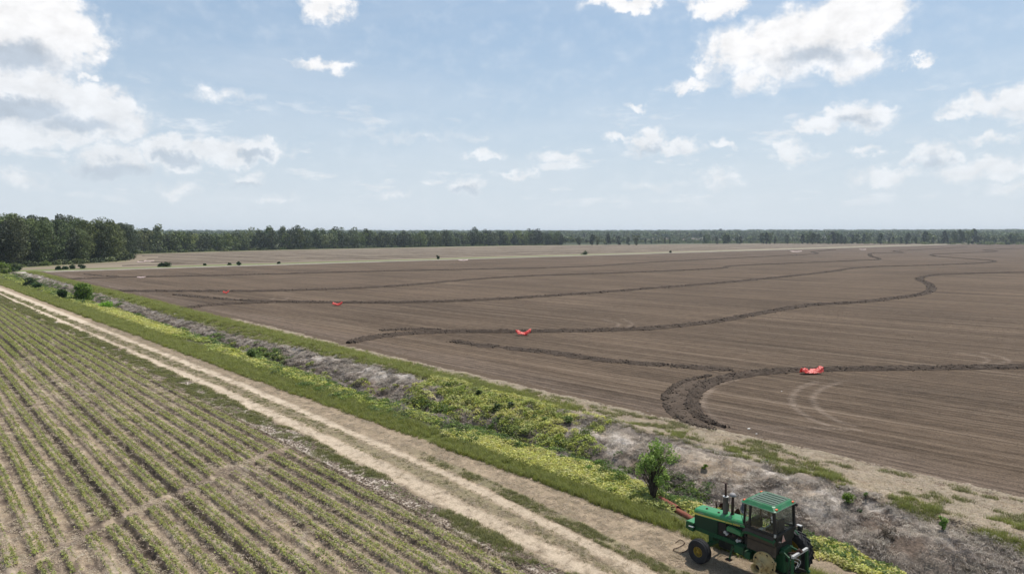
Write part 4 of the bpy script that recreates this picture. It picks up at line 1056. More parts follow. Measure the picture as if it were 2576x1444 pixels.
brush(1640, 1240, 1.3, 1.0, 'bare dark twigs round the foot of the young tree', 84, M_stem)
brush(2420, 1400, 2.2, .5, 'wide tangle of dead stalks at the lower right', 85)
# corn stalks lying between the rows
def stalk(px, py, L, rz, label):
    x, y = g(px, py); bm = bmesh.new(); a = Vector((0, 0, .03)); dirv = Vector((math.cos(rz), math.sin(rz), 0))
    for k in range(4):
        b = a + dirv * L / 4 + Vector((random.gauss(0, .02), random.gauss(0, .02), random.gauss(0, .01))); tube(bm, a, b, .016, .014, 6); a = b
    v = [bm.verts.new(a + Vector(q)) for q in ((0, 0, 0), (.16, .05, .06), (.30, -.02, .01), (.14, -.05, .02))]; bm.faces.new(v)
    o = bmo('corn_stalk', bm, M_stalk); o.location = (x, y, float(Zg(x, y)) + .02); tag(o, label, 'stalk')
M_stalk = plain_mat('dry_stalk', (.42, .36, .27), .9, .15)
stalk(72, 1215, .55, .3, 'dry stalk lying between the second and third rows from the left')
stalk(190, 1312, .5, .4, 'dry stalk lying where the shallow cross drain meets the rows')
stalk(192, 1415, .35, 1.2, 'pale husk near the bottom left between the rows')
stalk(425, 1214, .3, 1.0, 'short stalk lying beside the cross drain')

# ------------------------------------------------------------------ red plastic sheets over the ridges
def red_plastic():
    m, t = newmat('red_plastic')
    p = t.n('ShaderNodeTexCoord').outputs['Object']
    b = t.noise(p, 9, 5, .6)
    bp = t.n('ShaderNodeBump', {'Strength': .9, 'Distance': .04, 'Height': b}).outputs[0]
    d = t.n('ShaderNodeBsdfPrincipled', {'Base Color': (.74, .05, .03, 1), 'Roughness': .5, 'Specular IOR Level': .7, 'Coat Weight': .2, 'Coat Roughness': .4, 'Normal': bp})
    tr = t.n('ShaderNodeBsdfTranslucent', {'Color': (.95, .10, .08, 1)})
    t.n('ShaderNodeOutputMaterial', {0: t.n('ShaderNodeMixShader', {0: .22, 1: d.outputs[0], 2: tr.outputs[0]}).outputs[0]})
    return m
M_red = red_plastic()
def sheet(px, py, L, Wd, rz, seed, label, peak=.5, dip=.35, mat=None):
    x0, y0 = g(px, py, .25); z0 = .28
    nx, ny = 44, 16
    s, t_ = np.meshgrid(np.linspace(-.5, .5, nx), np.linspace(-.5, .5, ny))
    q = fbm(s * 9 + seed, t_ * 6, 600 + seed, 4) - .5; q2 = fbm(s * 26 + seed, t_ * 16, 610 + seed, 3) - .5
    wv_ = Wd * (.55 + .45 * np.cos(s * math.pi) ** .4 + .45 * q)
    X = s * L + q * .25; Y = t_ * wv_ + .25 * q * Wd
    Z = .10 + dip * (np.abs(s * 2) ** 1.6) * (1 + .3 * np.sin(seed)) + q * .42 + q2 * .18 - .35 * np.abs(t_ * 2) ** 2.2 * .8
    Z = Z + peak * np.exp(-((s - .42) / .16) ** 2) * (t_ + .5) * .9
    me = npmesh('plastic_sheet', np.stack([X, Y, Z], -1).reshape(-1, 3), gridfaces(ny, nx), None, True)
    o = link('plastic_sheet', me, mat or M_red); o.location = (x0, y0, z0); o.rotation_euler = (0, 0, rz)
    md = o.modifiers.new('thick', 'SOLIDIFY'); md.thickness = .006
    return tag(o, label, 'plastic sheet', 'red plastic sheets on the soil ridges')
rzl = lambda a, b: math.atan2(g(*b)[1] - g(*a)[1], g(*b)[0] - g(*a)[0])
sheet(2042, 934, 2.1, .85, rzl((2000, 932), (2080, 932)), 1, 'nearest red plastic sheet where the curved ridge straightens', .42, .12)
sheet(1316, 839, 2.0, .8, rzl((1290, 835), (1340, 835)), 2, 'red plastic sheet on the second ridge in the middle of the picture', .2, .3)
sheet(849, 766, 1.8, .8, rzl((820, 762), (880, 762)), 3, 'red plastic sheet on the third ridge left of centre', .25, .25)
sheet(569, 736, 1.3, .8, rzl((540, 733), (600, 733)), 4, 'smallest bright red plastic sheet on the fourth ridge at the left', .3, .3)
M_pale = plain_mat('pale_plastic', (.55, .42, .38), .5, .4)
for i, (px, py, L_) in enumerate(((356, 698, 2.6), (376, 657, 5), (355, 659.5, 4), (2002, 633, 9), (2170, 628, 6), (1165, 655, 5))):
    sheet(px, py, L_, L_ * .35, rzl((px - 20, py), (px + 20, py)), 5 + i, ['tiny pale sheet on the ridge at the far left', 'pinkish sheet on the right of two at the far left field edge', 'pinkish sheet on the left of two at the far left field edge', 'pale sheet on the far lane right of centre',
          'pale sheet farthest right on the far lane', 'pale sheet beside the culvert on the middle of the lane'][i], .2, .2, M_pale)['group'] = 'small pale sheets far across the field'
# pale litter
M_lit = plain_mat('pale_litter', (.62, .58, .52), .7, .3)
for i, (px, py, s_) in enumerate(((1884, 1080, .13), (1966, 986, .08), (1903, 1093, .08), (1434, 1052, .12))):
    x, y = g(px, py); bm = bmesh.new(); bmesh.ops.create_icosphere(bm, subdivisions=2, radius=s_)
    for v in bm.verts: v.co = Vector((v.co.x * random.uniform(.8, 1.2), v.co.y * random.uniform(.5, .8), v.co.z * random.uniform(.25, .5)))
    o = bmo('litter_scrap', bm, M_lit); o.location = (x, y, float(Zg(x, y)) + .05)
    tag(o, ['pale scrap on bare soil below the curved ridge', 'small pale scrap inside the tyre track arcs', 'small pale crumb right of the scrap below the curved ridge', 'pale scrap on the grass beside the mound'][i], 'litter')

# ------------------------------------------------------------------ rusty culvert pipe and riser
M_rust = paint_mat('rusty_steel', (.235, .085, .055), (.10, .045, .03), .7, .85, .2, 0, 4)
M_rustdk = paint_mat('dark_rust', (.045, .022, .016), (.02, .014, .012), .5, .9, .1, 0, 4)
M_black = plain_mat('black_void', (.012, .011, .010), .95, .05)
def pipe(p0, p1, r, name, label, seed, cut=0.0, rings=(.18, .36, .55, .8)):
    p0, p1 = Vector(p0), Vector(p1); L = (p1 - p0).length; d = (p1 - p0).normalized(); s = d.orthogonal().normalized(); t_ = d.cross(s)
    q = np.random.default_rng(seed); n = 22; m = 40; V = []
    for i in range(m):
        tt = i / (m - 1)
        for k in range(n):
            a = 2 * math.pi * k / n
            rr = r * (1 + .035 * math.sin(i * 1.57)) * (1 + .28 * (float(vn(np.array(tt * 5.), np.array(k * .35), seed)) - .5) * (1 if tt > .3 else .4))
            for rg_ in rings: rr += .022 * math.exp(-((tt - rg_) / .012) ** 2)
            V.append(tuple(p0 + d * (L * tt + .10 * math.sin(a * 2 + seed) * cut * (tt > .9)) + (s * math.cos(a) + t_ * math.sin(a)) * rr))
    F = [(i * n + k, i * n + (k + 1) % n, (i + 1) * n + (k + 1) % n, (i + 1) * n + k) for i in range(m - 1) for k in range(n)]
    me = npmesh(name, np.array(V), np.array(F), None, True); o = link(name, me, M_rust)
    md = o.modifiers.new('wall', 'SOLIDIFY'); md.thickness = .012
    return tag(o, label, 'pipe')
def g3(px, py, z): x, y = g(px, py, z); return (x, y, z)
pipe(g3(1660, 1254, -.06), g3(1706, 1281, -.04), .145, 'culvert_pipe', 'upper rusty length of old steel culvert pipe in the weeds', 3, 1)
pipe(g3(1704, 1285, -.08), g3(1768, 1322, -.04), .145, 'culvert_pipe', 'lower buckled length of rusty culvert pipe left of the tractor nose', 8, 1, (.3, .5, .75))
t = tag(empty('culvert_riser', g3(1832, 1296, -.25)), 'dark rusty drain riser with a torn grey flap behind the tractor hood', 'drain')
bm = bmesh.new(); n = 18
ring = []
for k in range(n + 1):
    a = math.pi * (.15 + 1.45 * k / n); h_ = .55 + .30 * math.sin(k * 1.3) * (k > 3)
    ring.append((bm.verts.new((.62 * math.cos(a), .62 * math.sin(a), -.5)), bm.verts.new((.60 * math.cos(a), .60 * math.sin(a), h_ * .7))))
for k in range(n): bm.faces.new((ring[k][0], ring[k + 1][0], ring[k + 1][1], ring[k][1]))
o = bmo('riser_wall', bm, M_rustdk, t); md = o.modifiers.new('w', 'SOLIDIFY'); md.thickness = .02
bm = bmesh.new(); v = [bm.verts.new(q) for q in ((.42, -.5, .72), (.72, -.62, .05), (.50, -.92, -.12), (.22, -.72, .0), (.20, -.5, .40))]; bm.faces.new(v)
o = bmo('flap', bm, plain_mat('bluish_grey_steel', (.10, .11, .14), .6, .4), t); md = o.modifiers.new('w', 'SOLIDIFY'); md.thickness = .015
bm = bmesh.new(); tube(bm, (0, 0, -.5), (0, 0, -.3), .58, .58, 18); bmo('riser_floor', bm, M_black, t)  # near-black disc painted for the shade inside the riser
pipe(g3(880, 977, -.9), g3(935, 1003, -.85), .07, 'pale_pipe', 'thin pale pipe lying along the bottom of the ditch', 5, 0, ())
bpy.data.objects['pale_pipe'].data.materials.clear(); bpy.data.objects['pale_pipe'].data.materials.append(plain_mat('pale_pipe_skin', (.36, .30, .23), .8, .2))

# rusty chain on the ground in front of the tractor
def chain():
    bm = bmesh.new(); pts = catmull([(*g(1700, 1366), 0), (*g(1712, 1360), 0), (*g(1722, 1368), 0), (*g(1708, 1378), 0), (*g(1694, 1384), 0), (*g(1706, 1392), 0), (*g(1724, 1388), 0), (*g(1737, 1375), 0)], lambda d: .055)
    for i, p_ in enumerate(pts[:-1]):
        d = Vector((pts[i + 1][0] - p_[0], pts[i + 1][1] - p_[1], 0)).normalized(); s = Vector((-d.y, d.x, 0)) if i % 2 else Vector((0, 0, 1))
        c = Vector((p_[0], p_[1], float(Zg(p_[0], p_[1])) + .04))
        q = [c + d * a + s * b for a, b in ((-.04, -.018), (-.04, .018), (.04, .018), (.04, -.018))]
        for k in range(4): tube(bm, q[k], q[(k + 1) % 4], .0055, .0055, 4)
    return tag(bmo('chain', bm, M_rustdk), 'rusty chain lying in loops on the ground ahead of the front wheel', 'chain')
chain()

# ------------------------------------------------------------------ the tractor
TR = tag(empty('tractor', (24.62, 11.95, 0.02), R(87.6)), 'old green farm tractor with yellow stripe, missing its left rear tyre, parked by the ditch', 'tractor')
P_green = paint_mat('green_paint', (.028, .225, .078), (.13, .15, .095), .5, .38, .5, 0, 2.2)
P_greendk = paint_mat('dull_green_paint', (.012, .075, .028), (.05, .042, .03), .65, .6, .3, 0, 3.5)
P_side = paint_mat('grille_green', (.008, .038, .018), (.03, .03, .02), .35, .6, .3, 0, 3)
P_roof = paint_mat('roof_green', (.018, .15, .055), (.13, .19, .14), .55, .45, .4, 0, 2.4)
P_rooftop = paint_mat('faded_roof_top', (.075, .125, .09), (.15, .17, .145), .7, .6, .3, 0, 2.0)
P_rib = paint_mat('roof_rib_paint', (.045, .08, .055), (.06, .08, .06), .6, .6, .3)
P_yel = paint_mat('yellow_paint', (.62, .50, .10), (.42, .36, .2), .4, .5, .4)
P_cast = paint_mat('weathered_cream_casting', (.50, .39, .19), (.15, .085, .045), .95, .8, .25, 0, 6.5)
P_rim = paint_mat('yellow_rim', (.30, .205, .03), (.08, .055, .03), .6, .65, .3)
P_dark = paint_mat('black_steel', (.018, .017, .016), (.05, .042, .035), .6, .6, .3)
P_grime = paint_mat('oily_grime', (.014, .016, .012), (.055, .045, .035), .8, .7, .3, 0, 7)
P_dust = paint_mat('dusty_brown_panel', (.085, .068, .052), (.035, .03, .027), .7, .9, .15, 0, 3)
P_exh = paint_mat('muffler_steel', (.13, .115, .105), (.07, .05, .04), .7, .7, .3, .3, 5)
P_cap = paint_mat('grey_cap', (.27, .26, .26), (.12, .11, .10), .5, .6, .4)
P_rusty = paint_mat('exhaust_rust', (.06, .035, .028), (.03, .02, .018), .6, .8, .2, 0, 6)
P_rubber = paint_mat('rubber', (.020, .021, .024), (.07, .062, .055), .45, .75, .25, 0, 6)
P_amber = plain_mat('amber_lens', (.75, .12, .02), .35, .6)
P_alu = plain_mat('bare_metal', (.42, .42, .41), .45, .5)
P_white = plain_mat('white_paper', (.75, .75, .72), .7, .3)
P_seat = plain_mat('seat_vinyl', (.03, .028, .026), .7, .3)
P_smv = paint_mat('faded_smv', (.60, .33, .26), (.6, .5, .45), .6, .6)
def glass():
    m, t = newmat('cab_glass')
    a = t.n('ShaderNodeBsdfTransparent', {0: (.72, .80, .76, 1)}); b = t.n('ShaderNodeBsdfGlossy', {'Color': (1, 1, 1, 1), 'Roughness': .03})
    c = t.n('ShaderNodeBsdfDiffuse', {0: (.25, .22, .18, 1)})
    k = t.n('ShaderNodeMixShader', {0: .09, 1: a.outputs[0], 2: b.outputs[0]}); k = t.n('ShaderNodeMixShader', {0: .10, 1: k.outputs[0], 2: c.outputs[0]})
    t.n('ShaderNodeOutputMaterial', {0: k.outputs[0]}); return m
P_glass = glass()
def box(bm, a, b, bev=0.0):
    x0, y0, z0 = a; x1, y1, z1 = b
    r = bmesh.ops.create_cube(bm, size=1, matrix=Matrix.Translation(((x0 + x1) / 2, (y0 + y1) / 2, (z0 + z1) / 2)) @ Matrix.Diagonal((abs(x1 - x0), abs(y1 - y0), abs(z1 - z0), 1)))
    if bev:
        ed = list({e for v in r['verts'] for e in v.link_edges})
        bmesh.ops.bevel(bm, geom=ed, offset=bev, segments=2, affect='EDGES', profile=.6)
def bxp(name, boxes, m, parent=TR, bev=.01):
    bm = bmesh.new()
    for a, b in boxes: box(bm, a, b, bev)
    return bmo(name, bm, m, parent)
def beam(bm, p0, p1, wd, dp, bev=.0):
    p0, p1 = Vector(p0), Vector(p1); d = p1 - p0; L = d.length
    M = Matrix.Translation((p0 + p1) / 2) @ d.to_track_quat('X', 'Z').to_matrix().to_4x4() @ Matrix.Diagonal((L, wd, dp, 1))
    bmesh.ops.create_cube(bm, size=1, matrix=M)
def lathe(name, prof, m, parent, loc, n=40, axis='Y', smooth=True):
    """profile of (radius, position along the axle)"""
    V = []; F = []
    for (r, p_) in prof:
        for k in range(n):
            a = 2 * math.pi * k / n
            V.append((r * math.cos(a), p_, r * math.sin(a)) if axis == 'Y' else (r * math.cos(a), r * math.sin(a), p_))
    for i in range(len(prof) - 1):
        for k in range(n): F.append((i * n + k, i * n + (k + 1) % n, (i + 1) * n + (k + 1) % n, (i + 1) * n + k))
    bm = bmesh.new(); vs_ = [bm.verts.new(v) for v in V]
    for f in F: bm.faces.new([vs_[i] for i in f])
    o = bmo(name, bm, m, parent, smooth); o.location = loc
    o.data.set_sharp_from_angle(angle=R(38))
    return o
def loft(bm, secs):
    rows = [[bm.verts.new(p_) for p_ in s] for s in secs]; n = len(secs[0])
    for a, b in zip(rows[:-1], rows[1:]):
        for k in range(n): bm.faces.new((a[k], a[(k + 1) % n], b[(k + 1) % n], b[k]))
    bm.faces.new(rows[0][::-1]); bm.faces.new(rows[-1])
# hood
def hsec(x, hw, zl, zs, zt): return [(x, hw, zl), (x, hw, zs), (x, hw - .025, zs + .035), (x, hw - .08, zt - .012), (x, 0, zt), (x, -(hw - .08), zt - .012), (x, -(hw - .025), zs + .035), (x, -hw, zs), (x, -hw, zl)]
bm = bmesh.new(); loft(bm, [hsec(3.46, .325, 1.625, 1.775, 1.85), hsec(3.43, .345, 1.62, 1.80, 1.885), hsec(2.3, .35, 1.70, 1.88, 1.965), hsec(1.95, .352, 1.735, 1.90, 1.985), hsec(1.07, .36, 1.83, 1.98, 2.065)])
hood = bmo('hood', bm, P_green, TR)
for (x, y, z) in ((3.02, .06, 1.925), (2.42, .12, 1.965)):
    bm = bmesh.new(); tube(bm, (x, y, z - .03), (x, y, z + .012), .05, .05, 14); tube(bm, (x, y, z + .0125), (x, y, z + .03), .03, .025, 12); bmo('cap', bm, P_rusty, hood)
for (x0, x1, dz) in ((3.25, 2.95, .135), (1.85, 1.70, .145), (1.55, 1.10, .10)):
    bm = bmesh.new(); z0, z1 = 1.62 + (3.43 - x0) * .089 + dz, 1.62 + (3.43 - x1) * .089 + dz
    beam(bm, (x0, .362, z0), (x1, .366, z1), .006, .008); bmo('hood_crease', bm, P_alu, hood)
for sd in (1, -1):
    bm = bmesh.new(); yy = sd * .352
    q = [(3.44, 1.64), (3.44, 1.715), (3.0, 1.735), (1.95, 1.80), (1.95, 1.765), (3.0, 1.675)]
    a = [bm.verts.new((x, yy + sd * (.006 + .006 * (x < 2.5)), z)) for x, z in q]; b = [bm.verts.new((x, yy - sd * .01, z)) for x, z in q]
    bm.faces.new(a); bm.faces.new(b[::-1])
    for k in range(6): bm.faces.new((a[k], b[k], b[(k + 1) % 6], a[(k + 1) % 6]))
    bmo('stripe', bm, P_yel, hood)
def lettering(txt, x, y, z, size, m, parent, slope=0.0, sd=1):
    cu = bpy.data.curves.new('lettering', 'FONT'); cu.body = txt; cu.size = size; cu.extrude = .003; cu.space_character = 1.12; cu.offset = .0035
    o = bpy.data.objects.new('lettering', cu); COL.objects.link(o)
    dg = bpy.context.evaluated_depsgraph_get(); me = bpy.data.meshes.new_from_object(o.evaluated_get(dg)); bpy.data.objects.remove(o)
    o = link('lettering', me, m, parent); o.location = (x, y, z); o.scale = (1.12, 1, 1)
    o.rotation_euler = Matrix(((-1, 0, 0), (0, 0, 1), (0, 1, 0))).to_euler() if sd > 0 else Matrix(((1, 0, 0), (0, 0, -1), (0, 1, 0))).to_euler()
    if slope: o.rotation_euler.rotate_axis('Z', slope)
    return o
lettering('JOHN DEERE', 1.915, .368, 1.755, .088, P_yel, hood, math.atan(.089))
lettering('JOHN DEERE', 1.20, -.368, 1.835, .088, P_yel, hood, -math.atan(.089), -1)
# grille side panels with screen bars, front grille
bm = bmesh.new(); loft(bm, [[(x, 0.315, zb), (x, 0.34, zb), (x, 0.34, zt), (x, 0.315, zt)] for x, zb, zt in ((2.32, 1.13, 1.705), (3.42, 1.13, 1.628))]); bmo('side_panel', bm, P_side, TR)
bm = bmesh.new(); loft(bm, [[(x, -0.34, zb), (x, -0.315, zb), (x, -0.315, zt), (x, -0.34, zt)] for x, zb, zt in ((2.32, 1.13, 1.705), (3.42, 1.13, 1.628))]); bmo('side_panel', bm, P_side, TR)
bxp('grille', [((3.425, -.30, 1.10), (3.445, .30, 1.60))], P_dark, bev=.004)
bxp('headlight', [((3.447, .10, 1.42), (3.46, .27, 1.53)), ((3.447, -.27, 1.42), (3.46, -.10, 1.53))], P_alu, bev=.003)
bxp('side_rail', [((.95, .24, .96), (3.40, .335, 1.125))], P_greendk, bev=.008)
bxp('side_rail', [((.95, -.335, .96), (3.40, -.24, 1.125))], P_greendk, bev=.008)
bm = bmesh.new()
for x in (3.1, 2.85, 2.7, 2.5, 2.3, 2.1): tube(bm, (x, .334, 1.04), (x, .339, 1.04), .018, .018, 8)
bmo('rail_bolts', bm, P_grime, TR)
# front weight bracket
bm = bmesh.new(); loft(bm, [[(3.46, .40, .88), (3.46, .40, 1.20), (3.46, -.40, 1.20), (3.46, -.40, .88)], [(3.80, .40, .93), (3.80, .40, 1.20), (3.80, -.40, 1.20), (3.80, -.40, .93)], [(3.84, .36, .98), (3.84, .36, 1.16), (3.84, -.36, 1.16), (3.84, -.36, .98)]])
bmo('front_weight', bm, P_greendk, TR)
bxp('weight_tray', [((3.46, -.38, 1.203), (3.80, .38, 1.235)), ((3.47, -.40, 1.236), (3.82, -.37, 1.27)), ((3.47, .37, 1.236), (3.82, .40, 1.27))], P_green, bev=.006)
bxp('tow_bracket', [((3.38, .405, .94), (3.60, .50, 1.10))], P_greendk, bev=.01)
bxp('lit_bracket_top', [((3.37, .403, 1.103), (3.61, .51, 1.118))], P_alu, bev=.003)  # thin pale plate painted for the sunlit top of the bracket
# engine
bxp('engine_block', [((1.1, -.20, .90), (2.30, .20, 1.72)), ((1.2, -.28, 1.0), (2.2, .26, 1.30))], P_grime, bev=.02)
bm = bmesh.new()
q = [(1.92, 1.43), (1.93, 1.55), (1.86, 1.63), (1.6, 1.645), (1.35, 1.60), (1.21, 1.52), (1.21, 1.40)]
a = [bm.verts.new((x, .335, z)) for x, z in q]; b = [bm.verts.new((x, .20, z)) for x, z in q]; bm.faces.new(a); bm.faces.new(b[::-1])
for k in range(7): bm.faces.new((a[k], b[k], b[(k + 1) % 7], a[(k + 1) % 7]))
bmesh.ops.bevel(bm, geom=[e for e in bm.edges if all(v.co.y > .3 for v in e.verts)], offset=.02, segments=2, affect='EDGES'); bmo('fuel_tank', bm, P_green, TR)
bm = bmesh.new()
for (x, z, r_) in ((1.98, 1.34, .07), (1.90, 1.28, .055), (1.42, 1.18, .075), (1.30, 1.22, .05)): tube(bm, (x, .22, z), (x, .36, z), r_, r_ * .8, 12)
bmo('alternator', bm, P_alu, TR)
bm = bmesh.new()
for k in range(16):
    a = Vector((random.uniform(1.15, 2.05), random.uniform(.24, .34), random.uniform(1.05, 1.42))); b = a + Vector((random.uniform(-.3, .3), random.uniform(-.03, .05), random.uniform(-.15, .12))); tube(bm, a, b, .010, .010, 5)
bmo('engine_lines', bm, P_grime, TR)
bm = bmesh.new()
for k in range(12):
    x, z = random.uniform(1.15, 2.2), random.uniform(.95, 1.4); box(bm, (x, .24, z), (x + random.uniform(.05, .16), random.uniform(.29, .35), z + random.uniform(.04, .12)), .008)
bmo('engine_parts', bm, P_rusty, TR)
bxp('engine_cover', [((1.96, .20, 1.14), (2.30, .318, 1.68))], P_dark, bev=.01)
bxp('oil_pan', [((1.0, -.20, .58), (2.35, .20, .95))], P_grime, bev=.04)
bxp('transmission', [((-.45, -.24, .60), (1.1, .24, 1.25))], P_greendk, bev=.04)
bxp('battery_box', [((1.00, .30, .80), (1.42, .56, 1.10))], P_greendk, bev=.02)
bxp('side_box', [((.72, .28, .72), (.98, .55, 1.0))], P_greendk, bev=.02)
# step
bm = bmesh.new(); beam(bm, (1.50, .52, 1.0), (1.62, .54, .42), .03, .07); beam(bm, (1.42, .50, .98), (1.58, .50, .75), .14, .03)
bmo('step_bracket', bm, P_greendk, TR)
bxp('step', [((1.52, .46, .385), (1.76, .66, .415))], P_rusty, bev=.006)
# front axle and wheels
bm = bmesh.new(); beam(bm, (2.71, -.72, .60), (2.71, .72, .60), .11, .12); beam(bm, (2.71, -.75, .80), (2.71, -.75, .46), .08, .08); beam(bm, (2.71, .75, .80), (2.71, .75, .46), .08, .08)
beam(bm, (2.71, -.2, .74), (2.71, .2, .74), .22, .30); tube(bm, (2.55, -.66, .66), (2.55, .66, .66), .02, .02, 8); tube(bm, (2.71, -.9, .49), (2.71, .9, .49), .04, .04, 10)
beam(bm, (2.4, .3, .80), (2.68, .62, .72), .04, .05)
bmo('front_axle', bm, P_greendk, TR)
def front_wheel(y, sd):
    R0 = .49; w2 = .17
    w_ = empty('front_wheel', (2.71, y, .49)); w_.parent = TR
    prof = [(.205, -w2 * .75), (.30, -w2 * .92), (.40, -w2), (.452, -w2 * .93), (.470, -w2 * .78), (.474, -.105), (.462, -.095), (.462, -.08), (.486, -.07), (.490, -.03), (.476, -.022), (.476, .022), (.490, .03), (.486, .07), (.462, .08), (.462, .095), (.474, .105), (.470, w2 * .78), (.452, w2 * .93), (.40, w2), (.30, w2 * .92), (.205, w2 * .75)]
    lathe('tyre', prof, P_rubber, w_, (0, 0, 0), 48)
    s = sd
    lathe('rim', [(.212, s * .125), (.20, s * .135), (.188, s * .12), (.18, s * .06), (.172, s * .03), (.09, s * .035), (.085, s * .07), (.06, s * .075), (.055, s * .13), (.0, s * .135)], P_rim, w_, (0, 0, 0), 32)
    lathe('rim', [(.212, -s * .125), (.20, -s * .135), (.18, -s * .05), (.08, -s * .03), (.0, -s * .03)], P_rim, w_, (0, 0, 0), 32)
    bm = bmesh.new()
    for k in range(6):
        a = k * math.pi / 3; tube(bm, (.13 * math.cos(a), s * .033, .13 * math.sin(a)), (.13 * math.cos(a), s * .052, .13 * math.sin(a)), .014, .014, 6)
    bmo('lug_nuts', bm, P_dark, w_)
front_wheel(.98, 1); front_wheel(-.98, -1)
# rear: left casting without tyre
bm = bmesh.new(); tube(bm, (0, -.95, .90), (0, .80, .90), .13, .13, 16); tube(bm, (0, .22, .90), (0, .55, .90), .24, .17, 16); tube(bm, (0, -.55, .90), (0, -.22, .90), .17, .24, 16)
box(bm, (-.52, -.26, .56), (.42, .26, 1.22), .05); bmo('rear_axle', bm, P_greendk, TR)
hub = empty('wheel_casting', (0.04, .70, .89)); hub.parent = TR
lathe('wheel_disc', [(.10, -.05), (.40, -.05), (.442, -.04), (.452, -.02), (.452, .03), (.438, .042), (.415, .035), (.40, .012), (.34, .0), (.26, .01), (.20, .05), (.165, .12), (.15, .26), (.205, .28), (.21, .33), (.14, .335), (.135, .42), (.13, .52), (.16, .58), (.195, .60), (.20, .63), (.172, .635), (.14, .58), (.125, .40), (.0, .39)], P_cast, hub, (0, 0, 0), 48)
bm = bmesh.new()
for k in range(8):
    a = k * math.pi / 4 + .3; c, s = math.cos(a), math.sin(a)
    tube(bm, (.375 * c, -.01, .375 * s), (.375 * c, .016, .375 * s), .040 if k % 2 == 0 else .022, .040 if k % 2 == 0 else .022, 14)
bmo('hole_shade_discs', bm, P_grime, hub)  # raised dark discs stand for the shade in open holes
bm = bmesh.new()
for k in range(10):
    a = k * math.pi / 5; c, s = math.cos(a), math.sin(a); tube(bm, (.178 * c, .328, .178 * s), (.178 * c, .36, .178 * s), .014, .014, 6)
bmo('hub_bolts', bm, P_cast, hub)
bm = bmesh.new(); tube(bm, (0, .392, 0), (0, .40, 0), .118, .118, 20); bmo('hub_bore', bm, P_grime, hub)  # dark disc painted for the shade inside the bore
bxp('rim_lug', [((-.50, .80, 1.04), (-.44, .87, 1.16)), ((-.52, .80, .66), (-.45, .87, .78))], P_cast, bev=.01)
# jack stand block under the bare axle
bxp('axle_block', [((-.16, .42, .02), (.16, .66, .55)), ((-.10, .46, .551), (.10, .62, .76))], P_grime, bev=.01)
# right rear tyre with lugs
rw = empty('rear_wheel', (0, -1.20, .88)); rw.parent = TR
Rr = .855; hw = .24
lathe('tyre', [(.50, -hw * .8), (.62, -hw), (.76, -hw * 1.02), (.825, -hw * .88), (Rr - .012, -hw * .5), (Rr - .005, 0), (Rr - .012, hw * .5), (.825, hw * .88), (.76, hw * 1.02), (.62, hw), (.50, hw * .8)], P_rubber, rw, (0, 0, 0), 56)
bm = bmesh.new()
for k in range(23):
    for sd in (1, -1):
        a0 = 2 * math.pi * (k + (.5 if sd > 0 else 0)) / 23
        prev = None
        for j in range(4):
            t0 = j / 3; y_ = sd * (-.015 + t0 * hw * 1.0); an = a0 + t0 * .30; r0 = Rr - .03 - .035 * t0 ** 3; r1 = Rr + .032 - .022 * t0 ** 2
            ww = .028 + .01 * t0
            q = [Vector((rr * math.cos(an + o_), y_, rr * math.sin(an + o_))) for rr, o_ in ((r0, -ww * 1.2), (r1, -ww * .8), (r1, ww * .8), (r0, ww * 1.2))]
            cur = [bm.verts.new(v) for v in q]
            if prev:
                for m_ in range(4): bm.faces.new((prev[m_], prev[(m_ + 1) % 4], cur[(m_ + 1) % 4], cur[m_]))
            else: bm.faces.new(cur[::-1])
            prev = cur
        bm.faces.new(prev)
tag(bmo('tread_lugs', bm, P_rubber, rw), kind='stuff')
lathe('rim', [(.505, hw * .82), (.49, hw * .86), (.47, hw * .7), (.455, hw * .2), (.40, .02), (.15, .03), (.14, .10), (.0, .10)], P_rim, rw, (0, 0, 0), 40)
lathe('rim', [(.505, -hw * .82), (.49, -hw * .86), (.46, -hw * .2), (.38, -.03), (.14, -.05), (.0, -.06)], P_rim, rw, (0, 0, 0), 40)
# exhaust and intake
bm = bmesh.new(); tube(bm, (2.19, 0, 1.95), (2.19, 0, 2.66), .105, .105, 20); bmo('muffler', bm, P_exh, TR, True).data.set_sharp_from_angle(angle=R(40))
bm = bmesh.new(); tube(bm, (2.19, 0, 2.661), (2.19, 0, 2.69), .125, .118, 20); bmo('muffler_collar', bm, P_alu, TR)
bm = bmesh.new(); tube(bm, (2.19, 0, 2.69), (2.20, 0, 3.20), .047, .043, 14); bmo('exhaust_pipe', bm, P_rusty, TR, True)
bm = bmesh.new(); beam(bm, (2.16, 0, 3.215), (2.34, 0, 3.235), .10, .012); bmo('rain_flap', bm, P_rusty, TR)
bm = bmesh.new(); tube(bm, (1.93, -.10, 1.95), (1.93, -.10, 2.74), .058, .055, 16); tube(bm, (1.93, -.10, 1.96), (1.93, -.10, 2.03), .10, .065, 14); bmo('intake_pipe', bm, P_rusty, TR, True)
lathe('intake_cap', [(.0, .13), (.06, .125), (.11, .095), (.135, .055), (.14, .015), (.125, .0), (.06, -.01), (.0, -.01)], P_cap, TR, (1.93, -.10, 2.74), 22, 'Z')
